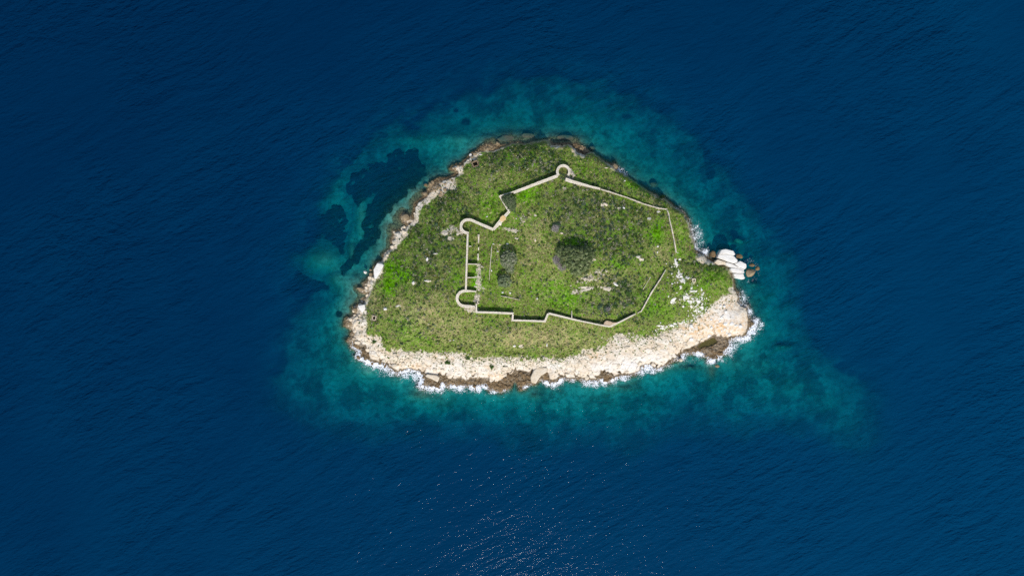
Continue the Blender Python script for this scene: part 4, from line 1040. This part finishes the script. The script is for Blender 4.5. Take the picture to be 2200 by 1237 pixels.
def veg_points(n, weight, seed, margin=0.12):
    r = np.random.default_rng(seed)
    u0, v1 = uv(780, 300); u1, v0 = uv(1580, 780)
    u = r.uniform(u0, u1, n); v = r.uniform(v0, v1, n)
    vg = samp(veg, u, v, IU0, IV0, IS)
    ok = (vg > 0.5) & (samp(Gg, u, v, IU0, IV0, IS) > 0.1)
    ok &= r.random(n) < weight(u, v)
    u, v = u[ok], v[ok]
    ok = ~near_wall(u, v, margin) & (samp(Pit, u, v, IU0, IV0, IS) > 0.4)
    return u[ok], v[ok]

PAL = dict(bright=(0.160, 0.41, 0.003), mid=(0.130, 0.270, 0.014), olive=(0.200, 0.225, 0.055), dry=(0.54, 0.45, 0.25), dark=(0.080, 0.145, 0.036), teal=(0.088, 0.140, 0.080), grey=(0.38, 0.37, 0.25), straw=(0.30, 0.28, 0.14))
def grass_cover():
    u, v = veg_points(240000, lambda u, v: 0.35 + 0.65 * fbm(u / 1.5, v / 1.5, 3, 801), 11)
    n = len(u); r = np.random.default_rng(12)
    b, d, k = zones(u, v)
    x = r.random(n)
    col = np.tile(np.array(PAL["mid"]), (n, 1))
    patchy = fbm(u / 1.1, v / 1.1, 3, 811)
    col = np.where((patchy > 0.52)[:, None], np.array(PAL["olive"]), col)
    br_ = sst(0.53, 0.60, fbm(u / 2.4, v / 2.4, 4, 812)) * 0.75
    x = np.minimum(x, r.random(n) + 1 - br_)
    col = np.where((x < np.maximum(b * 1.1, 0))[:, None], np.array(PAL["bright"]), col)
    col = np.where((r.random(n) < 0.28 * (1 - np.clip(b, 0, 1)) * sst(0.42, 0.58, fbm(u / 1.6, v / 1.6, 3, 815)))[:, None], np.array(PAL["straw"]), col)
    pd = np.clip((0.22 + d * 0.75) * sst(0.40, 0.62, fbm(u / 0.9, v / 0.9, 3, 821)) * 1.3, 0, 0.95)
    col = np.where((r.random(n) < pd * (1 - 0.9 * sst(0.5, 1.0, b)))[:, None], np.array(PAL["dry"]), col)
    col = np.where((r.random(n) < k * 0.45 * (1 - sst(0.5, 1.0, b)))[:, None], np.array(PAL["dark"]), col)
    col = np.where((r.random(n) < br_ * (1 - d))[:, None], np.array(PAL["bright"]) * 0.9, col)
    tone = np.clip(1 + 2.4 * (fbm(u / 0.8, v / 0.8, 2, 841) - 0.5), 0.35, 1.7)
    col = col * r.uniform(0.85, 1.15, (n, 1)) * r.uniform(0.94, 1.06, (n, 3)) * tone[:, None]
    z = gz(u, v); wx, wy, _ = world_xyz(u, v, z)
    nb = 4
    ang = r.uniform(0, 6.283, (n, nb)); L = r.uniform(0.12, 0.34, (n, nb)) * (0.8 + 0.5 * b[:, None]); H = r.uniform(0.05, 0.26, (n, nb)); wd = r.uniform(0.05, 0.10, (n, nb))
    ca, sa = np.cos(ang), np.sin(ang)
    cx = wx[:, None]; cy = wy[:, None]; cz = z[:, None]
    A = np.stack([cx - sa * wd, cy + ca * wd, cz + 0.02 + 0 * ang], -1)
    B = np.stack([cx + sa * wd, cy - ca * wd, cz + 0.02 + 0 * ang], -1)
    T = np.stack([cx + ca * L, cy + sa * L, cz + H], -1)
    Vv = np.stack([A, B, T], 2).reshape(-1, 3)
    Ff = np.arange(n * nb * 3).reshape(-1, 3)
    cc = np.repeat(col, nb * 3, 0)
    obj("grass", mesh_np("grass", Vv, Ff, cols=cc), M_GRASS, None, "patchy green and straw-coloured grass covering the island", "grass", None, "stuff")
grass_cover()

def scrub_cover():
    u, v = veg_points(66000, lambda u, v: np.clip(0.07 + 0.8 * zones(u, v)[2] * sst(0.42, 0.58, fbm(u / 1.8, v / 1.8, 3, 831)), 0, 1), 21, 0.4)
    n = len(u); r = np.random.default_rng(22)
    b, d, k = zones(u, v)
    R = (0.22 + 0.55 * r.random(n) ** 1.6) * (0.75 + 0.4 * k); z = gz(u, v); wx, wy, _ = world_xyz(u, v, z)
    m = 26
    pts, nrm = dome_points(n * m, 1, 1, 1, r, 0.55)
    RR = np.repeat(R, m)[:, None]
    pts = pts * RR * np.array([1, 1, 0.75]) + np.stack([np.repeat(wx, m), np.repeat(wy, m), np.repeat(z, m)], 1)
    nn = nrm + r.normal(0, 0.5, nrm.shape)
    size = np.repeat(R, m) * r.uniform(0.32, 0.6, n * m)
    Vv, Ff = leaf_quads(pts, nn, size, r)
    pick = r.random(n)
    col = np.where((pick < 0.30)[:, None], np.array(PAL["dark"]), np.where((pick < 0.62)[:, None], np.array(PAL["teal"]), np.where((pick < 0.88)[:, None], np.array(PAL["grey"]) * 0.9, np.array(PAL["olive"]))))
    col = np.repeat(col * r.uniform(0.75, 1.3, (n, 1)), m, 0) * r.uniform(0.75, 1.25, (n * m, 1))
    obj("scrub", mesh_np("scrub", Vv, Ff, cols=np.repeat(col, 4, 0)), M_SCRUB, None, "low dark green and grey scrub spread over the island", "scrub", None, "stuff")
scrub_cover()

def ledge_plants():
    """small tufts rooted in the cracks of the limestone below the grass"""
    r = np.random.default_rng(31)
    u0, v1 = uv(745, 330); u1, v0 = uv(1620, 830); n = 60000
    u = r.uniform(u0, u1, n); v = r.uniform(v0, v1, n)
    g = samp(Gg, u, v, IU0, IV0, IS); cr = samp(Cr, u, v, IU0, IV0, IS)
    p = sst(-11, -0.3, g) ** 1.6 * sst(0.50, 0.62, fbm(u / 1.3, (v + 0.2 * u) / 0.6, 3, 851)) * 0.8
    ok = (g < 0.4) & (cr > 0.8) & (r.random(n) < p)
    u, v = u[ok], v[ok]; n = len(u)
    R_ = r.uniform(0.14, 0.42, n); z = gz(u, v); wx, wy, _ = world_xyz(u, v, z); m = 10
    pts, nrm = dome_points(n * m, 1, 1, 1, r, 0.4)
    pts = pts * np.repeat(R_, m)[:, None] * np.array([1, 1, .5]) + np.stack([np.repeat(wx, m), np.repeat(wy, m), np.repeat(z, m)], 1)
    Vv, Ff = leaf_quads(pts, nrm + r.normal(0, .4, nrm.shape), np.repeat(R_, m) * r.uniform(.4, .8, n * m), r)
    pick = r.random(n)
    col = np.where((pick < .5)[:, None], np.array(PAL["dark"]), np.where((pick < .75)[:, None], np.array(PAL["mid"]), np.array(PAL["olive"])))
    col = np.repeat(col * r.uniform(.7, 1.3, (n, 1)), m, 0)
    obj("ledge_plants", mesh_np("ledge_plants", Vv, Ff, cols=np.repeat(col, 4, 0)), M_SCRUB, None, "tiny green tufts dotted over the pale limestone below the grass", "scrub", None, "stuff")
ledge_plants()

# single bushes: a few shapes, copied
def bush_mesh(name, col, seed, leaves=150, shell=0.5, twigs=0):
    r = np.random.default_rng(seed)
    cl, _ = dome_points(7, 0.62, 0.62, 0.5, r, 0.5); cl = np.vstack([cl, [[0, 0, 0.25]]])
    P = []; Nn = []
    for c in cl:
        p, nn = dome_points(leaves // 8, 0.46, 0.46, 0.42, r, 0.5); P.append(p + c); Nn.append(nn)
    P = np.vstack(P); Nn = np.vstack(Nn) + r.normal(0, 0.45, P.shape)
    Vv, Ff = leaf_quads(P, Nn, r.uniform(0.16, 0.32, len(P)), r)
    cc = np.array(col) * r.uniform(0.65, 1.35, (len(P), 1))
    cc = np.repeat(cc, 4, 0)
    return mesh_np(name, Vv, Ff, cols=cc)
BUSH = {k: [bush_mesh("bush_" + k, PAL[k] if k != "pale" else (0.40, 0.40, 0.27), 900 + i * 7 + j) for j in range(3)] for i, k in enumerate(("dark", "teal", "grey", "pale"))}
def bush(px, py, r_px, kind, label, group, name="bush", squash=0.8):
    u, v = uv(px, py); g = float(gz(u, v)); x, y, _ = world_xyz(u, v, g)
    o = obj(name, random.choice(BUSH[kind]), M_SCRUB, None, label, "bush", group, loc=(x, y, g - 0.05))
    s = r_px * MPP
    o.scale = (s * random.uniform(.9, 1.15), s * random.uniform(.9, 1.15), s * squash); o.rotation_euler = (0, 0, random.uniform(0, 6.28))
    return o
for x, y in [(990, 700), (1140, 720), (1310, 750), (930, 860), (1270, 840), (1530, 800), (460, 840), (600, 950), (1340, 940), (1450, 930), (490, 1040), (470, 1110), (540, 1100), (1240, 1070), (860, 560), (1420, 690), (700, 880)]:
    o = bush(1000 + x / 8.835, 260 + y / 8.835, random.uniform(3.0, 4.4), "pale", "pale", "pale shrubs on the northern slope")
    SCATTERED.append((o, 1000 + x / 8.835, 260 + y / 8.835, "pale grey rounded shrub"))
for px, py, r_, kd, lab in [(1305, 662, 12, "teal", "largest dark bush just above the southern corner of the fort"), (1288, 657, 8, "teal", "dark bush left of the largest one above the southern corner"), (1320, 655, 8, "dark", "dark bush right of the largest one above the southern corner"), (1349, 630, 9, "dark", "dark round bush beside the low ruined eastern wall"), (1361, 641, 6, "dark", "smaller dark bush below the dark round one beside the ruined eastern wall"),
 (1197, 484, 10, "teal", "dark bush with bare grey twigs above the big central tree"), (965, 416, 8, "dark", "dark bush on the northwestern shore edge"), (1422, 425, 7, "dark", "dark bush on the northeastern cliff edge"), (804, 733, 6, "dark", "green bush alone on the southwestern limestone"), (1005, 768, 7, "dark", "green bush at the edge of the southern limestone"), (962, 779, 8, "dark", "flat green bush on the southwestern limestone shelf"), (1057, 788, 6, "dark", "upright green bush growing on the southern limestone"), (772, 693, 4, "dark", "small dark bush on the western limestone"), (1240, 668, 7, "dark", "dark bush behind the lone wall stub"), (1165, 520, 4, "dark", "small dark bush in the dry grass left of the big tree")]:
    bush(px, py, r_, kd, lab, "bushes that stand out", squash=0.7)
def scatter_bush(n, region, kinds, label, group, r0, r1):
    k = 0; t = 0
    while k < n and t < 5000:
        t += 1
        cx, cy, rx, ry = random.choice(region)
        px, py = cx + random.gauss(0, .5) * rx, cy + random.gauss(0, .5) * ry
        u, v = uv(px, py); ua, va = np.array([u]), np.array([v])
        if samp(Gg, ua, va, IU0, IV0, IS)[0] < 0.8 or near_wall(ua, va, 0.7)[0]: continue
        kd = random.choice(kinds)
        o = bush(px, py, r0 + (r1 - r0) * random.random() ** 1.5, kd, label, group); k += 1
        SCATTERED.append((o, px, py, {"dark": "dark green bush", "teal": "blue-green bush", "grey": "greyish bush"}[kd]))
scatter_bush(95, [(1250, 450, 70, 45), (1310, 500, 60, 60), (1300, 460, 60, 40)], ["teal", "teal", "dark", "grey"], "low dark bush in the thick scrub northeast of the big central tree", "bushes in the inner scrub", 2.4, 5.0)
scatter_bush(45, [(1330, 610, 50, 40), (1300, 590, 50, 24)], ["teal", "dark", "dark", "grey"], "low dark bush in the scrub inside the low ruined eastern wall", "bushes inside the eastern wall", 2.4, 5.0)
scatter_bush(60, [(920, 520, 50, 80), (900, 590, 50, 50), (960, 440, 50, 40)], ["dark", "dark", "teal", "grey"], "low dark bush on the slope between the western shore and the western wall", "bushes on the western slope", 1.8, 4.0)
scatter_bush(40, [(1110, 345, 80, 30), (1170, 335, 50, 30)], ["teal", "dark", "grey"], "low dark bush on the northern slope above the long northern wall", "bushes on the northern slope", 2.0, 4.2)
scatter_bush(34, [(900, 690, 90, 50), (1010, 720, 100, 40), (1150, 725, 120, 30)], ["dark", "grey"], "small dark bush on the dry slope south of the fort", "bushes on the southern slope", 1.4, 2.8)
scatter_bush(26, [(1440, 590, 40, 60), (1380, 410, 80, 26), (1400, 690, 60, 30)], ["dark", "teal"], "low bush on the grass outside the eastern walls", "bushes outside the eastern walls", 1.6, 3.4)

# trees
def tube(P, R, seg=6):
    P = np.array(P, float); VV = []; FF = []
    for i, p in enumerate(P):
        d = P[min(i + 1, len(P) - 1)] - P[max(i - 1, 0)]; d /= np.linalg.norm(d) + 1e-9
        a = np.cross(d, [0.3, 0.9, 0.2]); a /= np.linalg.norm(a) + 1e-9; b = np.cross(d, a)
        for k in range(seg):
            t = 2 * math.pi * k / seg
            VV.append(p + R[i] * (a * math.cos(t) + b * math.sin(t)))
    for i in range(len(P) - 1):
        for k in range(seg):
            FF.append((i * seg + k, i * seg + (k + 1) % seg, (i + 1) * seg + (k + 1) % seg, (i + 1) * seg + k))
    return np.array(VV), np.array(FF)

def tree(px, py, lobes, trunk_h, label, cols, clump=0.95, seed=0, leaf=0.24, per=70, name="evergreen_tree", dead=None):
    """lobes: (dx px, dy px, r px, height m of the lobe's crown above ground)"""
    r = np.random.default_rng(seed)
    u, v = uv(px, py); g = float(gz(u, v)); hmax = max(l[3] for l in lobes)
    x, y, _ = world_xyz(u, v, g + hmax * 0.6)
    root = empty(name, (x, y, g), label, "tree", None)
    P = []; Nn = []; C = []; limbs = []
    for dx, dy, rp, h in lobes:
        R = rp * MPP; c0_ = np.array([dx * MPP, -dy * MPP, h - R * 0.62]); 
        area = 2 * math.pi * R * R; nc = int(area / (clump * clump * 1.25)) + 5
        i = np.arange(nc); ph = i * 2.39996 + r.uniform(0, 6); zz = 1 - (i + 0.5) / nc * 1.12
        rad = np.sqrt(np.clip(1 - zz * zz, 0, 1))
        d = np.c_[rad * np.cos(ph), rad * np.sin(ph), zz]
        cc = c0_ + d * np.array([R, R, R * 0.62]) * r.uniform(0.80, 1.04, (nc, 1)) + r.normal(0, 0.10 * clump, (nc, 3))
        for q, dd in zip(cc, d):
            if q[2] < 0.35: q[2] = 0.35 + abs(r.normal(0, .2))
            if r.random() < 0.15: continue
            s = clump * r.uniform(0.5, 0.78)
            p, nn = dome_points(per, s, s, s * 0.95, r, 0.8)
            P.append(q + p); Nn.append(nn * 1.0 + dd * 0.35 + r.normal(0, 0.18, nn.shape))
            base = np.array(cols[0]) * (1 - (t_ := r.random())) + np.array(cols[1]) * t_
            if len(cols) > 2 and r.random() < 0.16: base = np.array(cols[2])
            C.append(np.tile(base * r.uniform(0.75, 1.2), (per, 1)) * r.uniform(0.75, 1.25, (per, 1)))
        for _ in range(5):
            k = r.integers(nc); limbs.append((cc[k] * np.array([.9, .9, .92]), c0_))
    P = np.vstack(P); Nn = np.vstack(Nn); C = np.vstack(C)
    Vv, Ff = leaf_quads(P, Nn, r.uniform(leaf * .7, leaf * 1.3, len(P)), r)
    obj("crown", mesh_np(name + "_crown", Vv, Ff, cols=np.repeat(C, 4, 0)), M_TREE, root)
    tv, tf = tube([(0, 0, -0.5), (0.05, 0.02, trunk_h * .5), (0.1, 0, trunk_h)], [0.32, 0.24, 0.18], 8)
    VV = [tv]; FF = [tf]; o_ = len(tv)
    for e, c0_ in limbs:
        s = np.array([0.05, 0, trunk_h * 0.75])
        lv, lf = tube([s, (s + e) / 2 + [0, 0, 0.4], e], [0.13, 0.08, 0.03], 5)
        VV.append(lv); FF.append(lf + o_); o_ += len(lv)
    obj("trunk", mesh_np(name + "_trunk", np.vstack(VV), np.vstack(FF), smooth=True), M_BARK, root)
    if dead: dead_twigs(root, dead, r, "dead_twig")
    return root

def twig_mesh(R, H, n, r, cols=((0.50, 0.46, 0.43), (0.66, 0.61, 0.56)), cen=(0, 0, 0)):
    VV = []; FF = []; CC = []; o_ = 0
    for _ in range(n):
        a = r.uniform(0, 6.283); rr = R * math.sqrt(r.random()); h = H * (1 - 0.5 * (rr / R) ** 2) * r.uniform(.6, 1.05)
        b0 = np.array([rr * .25 * math.cos(a), rr * .25 * math.sin(a), 0.1]); tip = np.array([rr * math.cos(a), rr * math.sin(a), h])
        mid = (b0 + tip) / 2 + r.normal(0, .15, 3)
        tv, tf = tube([b0, mid, tip], [0.05, 0.04, 0.018], 3)
        VV.append(tv + np.array(cen)); FF.append(tf + o_); o_ += len(tv)
        c = np.array(cols[0]) + (np.array(cols[1]) - np.array(cols[0])) * r.random(); CC.append(np.tile(c, (len(tv), 1)))
        for _k in range(3):
            e = mid + (tip - mid) * r.random() + r.normal(0, .22 * R ** .5, 3); s = mid + (tip - mid) * r.random() * .6
            tv, tf = tube([s, e], [0.025, 0.012], 3); VV.append(tv + np.array(cen)); FF.append(tf + o_); o_ += len(tv); CC.append(np.tile(c * r.uniform(.85, 1.15), (len(tv), 1)))
    return np.vstack(VV), np.vstack(FF), np.vstack(CC)
def dead_twigs(root, spec, r, pname):
    dx, dy, R, H, n = spec
    v, f, c = twig_mesh(R * MPP, H, n, r, cen=(dx * MPP, -dy * MPP, 0.2))
    obj(pname, mesh_np(pname, v, f, cols=c), M_TWIG, root, label="bare grey twigs")

GT = ((0.145, 0.195, 0.075), (0.26, 0.30, 0.145), (0.09, 0.13, 0.05))
tree(1240, 555, [(3, 2, 27, 7.4), (-12, -9, 18, 5.8), (8, 17, 17, 5.0), (-20, 4, 14, 4.4), (21, -7, 16, 4.8), (-31, -14, 11, 3.4), (-2, 24, 12, 3.8)], 3.6, "big dark spreading evergreen tree in the middle of the fort", GT, 1.05, 1001, 0.26, 60)
tree(1093.5, 562, [(0, -5, 16.5, 5.4), (2, 14, 10, 3.6), (-6, 2, 11, 4.2)], 2.4, "larger of the two round trees in the western courtyard", ((0.19, 0.235, 0.12), (0.31, 0.34, 0.20), (0.36, 0.37, 0.26)), 0.72, 1002, 0.22, 50)
tree(1083.5, 603, [(1, 0, 13.5, 4.4), (-5, 4, 8, 2.8)], 2.0, "smaller round tree below the larger one in the western courtyard", ((0.17, 0.22, 0.115), (0.28, 0.325, 0.185)), 0.66, 1003, 0.20, 50)
tree(1095, 432, [(0, -2, 13, 3.6), (4, 10, 10, 2.6), (-6, -4, 9, 3.0)], 1.6, "leafy tree with a bare grey heart in the sharp northern wall corner", ((0.10, 0.15, 0.07), (0.18, 0.22, 0.11)), 0.66, 1004, 0.20, 34, dead=(-1, 1, 9, 4.2, 150))
def dead_bush(px, py, R, H, n, label, seed):
    r = np.random.default_rng(seed); u, v = uv(px, py); g = float(gz(u, v)); x, y, _ = world_xyz(u, v, g)
    ve, f, c = twig_mesh(R * MPP, H, n, r)
    obj("dead_bush", mesh_np("dead_bush", ve, f, cols=c), M_TWIG, None, label, "bush", "bare grey bushes", loc=(x, y, g))
dead_bush(1197, 559, 11, 2.4, 260, "upper of the two bare grey bushes at the left foot of the big tree", 1)
dead_bush(1207, 574, 10, 2.2, 230, "lower of the two bare grey bushes at the left foot of the big tree", 2)
dead_bush(1193, 492, 9, 1.8, 170, "bare grey twiggy bush in the grass above the big tree", 3)
dead_bush(1306, 664, 6, 2.6, 80, "bare twigs among the dark bushes above the southern corner", 4)

# ------------------------------------------------------------------ labels of the scattered rocks and bushes: which one, by its nearest landmark
LANDMARKS = [(1240, 555, "the big central tree"), (1093, 560, "the larger round courtyard tree"), (1083, 603, "the smaller round courtyard tree"), (1210, 368, "the northern round bastion"), (1004, 486, "the northwestern round bastion"), (998, 641, "the horseshoe bastion"), (1095, 432, "the tree in the wall corner"),
 (1079, 470, "the gate block"), (1311, 700, "the southern fort corner"), (1430, 580, "the ruined wall's free end"), (1434, 450, "the northeastern wall corner"), (1453, 542, "the thin eastern wall's end"), (1478, 533, "the square ochre foundation"), (1491, 602, "the small square foundation"),
 (803, 683, "the stone-rimmed western shaft"), (1021, 352, "the northwestern dugout"), (1145, 812, "the big tilted southern slab"), (930, 808, "the detached southwestern slab"), (778, 657, "the bright white western block"), (813, 576, "the tall white western outcrop"), (871, 468, "the large jutting western rock"), (913, 417, "the golden northwestern boulder"),
 (1519, 738, "the tide pool"), (1461, 772, "the round cream southeastern boulder"), (1610, 700, "the southeastern headland tip"), (1570, 555, "the eastern white slabs"), (1319, 358, "the ochre cliff-edge rock"), (1305, 660, "the largest southern bush"), (1135, 688, "the boxy jog of the southern wall"), (1290, 405, "the end of the broken northern wall"),
 (850, 590, "the brightest green patch"), (1300, 439, "the bare flat stone in the scrub"), (1376, 556, "the slanting pale slab in the scrub"), (888, 607, "the white pointed western stone"), (1175, 741, "the tall thin southern stone"), (1069, 309, "the yellow-ochre northern boulder"), (766, 743, "the grey foam-washed rock"), (1385, 660, "the ruined wall's bend"), (1003, 560, "the long western wall"), (1150, 395, "the long northern wall"), (1057, 788, "the upright bush on the southern limestone"), (1255, 815, "the middle of the southern shore"), (1390, 785, "the southern foam cove"), (1466, 598, "the bare eastern limestone patch"), (1484, 650, "the lower eastern outcrop"), (1448, 645, "the small white outcrop"), (1508, 664, "the headland grass edge"), (1193, 490, "the bare twiggy bush"), (1340, 447, "the scrub-edge stone"), (1413, 535, "the two stones by the eastern wall"), (1349, 632, "the dark round eastern bush"), (1260, 620, "the rubble band"), (918, 557, "the tall white western stone")]
DIRS = ("east", "northeast", "north", "northwest", "west", "southwest", "south", "southeast")
ORD = ("nearest", "second nearest", "third nearest", "fourth nearest", "fifth nearest", "sixth nearest", "seventh nearest", "eighth nearest", "ninth nearest", "tenth nearest", "eleventh nearest", "twelfth nearest", "thirteenth nearest", "fourteenth nearest", "fifteenth nearest", "sixteenth nearest", "seventeenth nearest", "eighteenth nearest")
buckets = {}
for o, px, py, what in SCATTERED:
    lx, ly, ln = min(LANDMARKS, key=lambda q: (q[0] - px) ** 2 + (q[1] - py) ** 2)
    dr = DIRS[int(round(math.degrees(math.atan2(ly - py, px - lx)) / 45.0)) % 8]
    buckets.setdefault((what, dr, ln), []).append((math.hypot(px - lx, py - ly), o))
for (what, dr, ln), L in buckets.items():
    L.sort(key=lambda q: q[0])
    for i, (d_, o) in enumerate(L):
        o["label"] = ("%s %s of %s" % (what, dr, ln)) if len(L) == 1 else "%s, %s to the %s of %s" % (what, ORD[min(i, len(ORD) - 1)], dr, ln)

# ------------------------------------------------------------------ tide pool on the southeastern ledge
def tide_pool():
    P = np.array([uv(*p) for p in POOL]); c = P.mean(0)
    R = c + (P - c) * 1.12
    VV = np.vstack([np.c_[R, np.full(len(R), 0.22)], [[c[0], c[1], 0.22]]])
    n = len(R); FF = np.array([(i, (i + 1) % n, n) for i in range(n)])
    m = NT("pool_water")
    d = m.n("BsdfDiffuse", Color=m.mix(m.noise(0.8, 3), (0.13, 0.115, 0.03), (0.20, 0.165, 0.06))).outputs[0]
    t = m.n("BsdfTransparent", Color=(0.75, 0.7, 0.4)).outputs[0]
    b = m.n("MixShader", i0=0.45, i1=t, i2=d).outputs[0]
    g = m.n("BsdfGlossy", Roughness=0.05).outputs[0]
    mat = m.done(m.n("MixShader", i0=m.n("Fresnel", IOR=1.33).outputs[0], i1=b, i2=g).outputs[0])
    obj("tide_pool", mesh_np("tide_pool", VV, FF), mat, None, "olive-green tide pool on the southeastern ledge", None, None, "structure")
tide_pool()
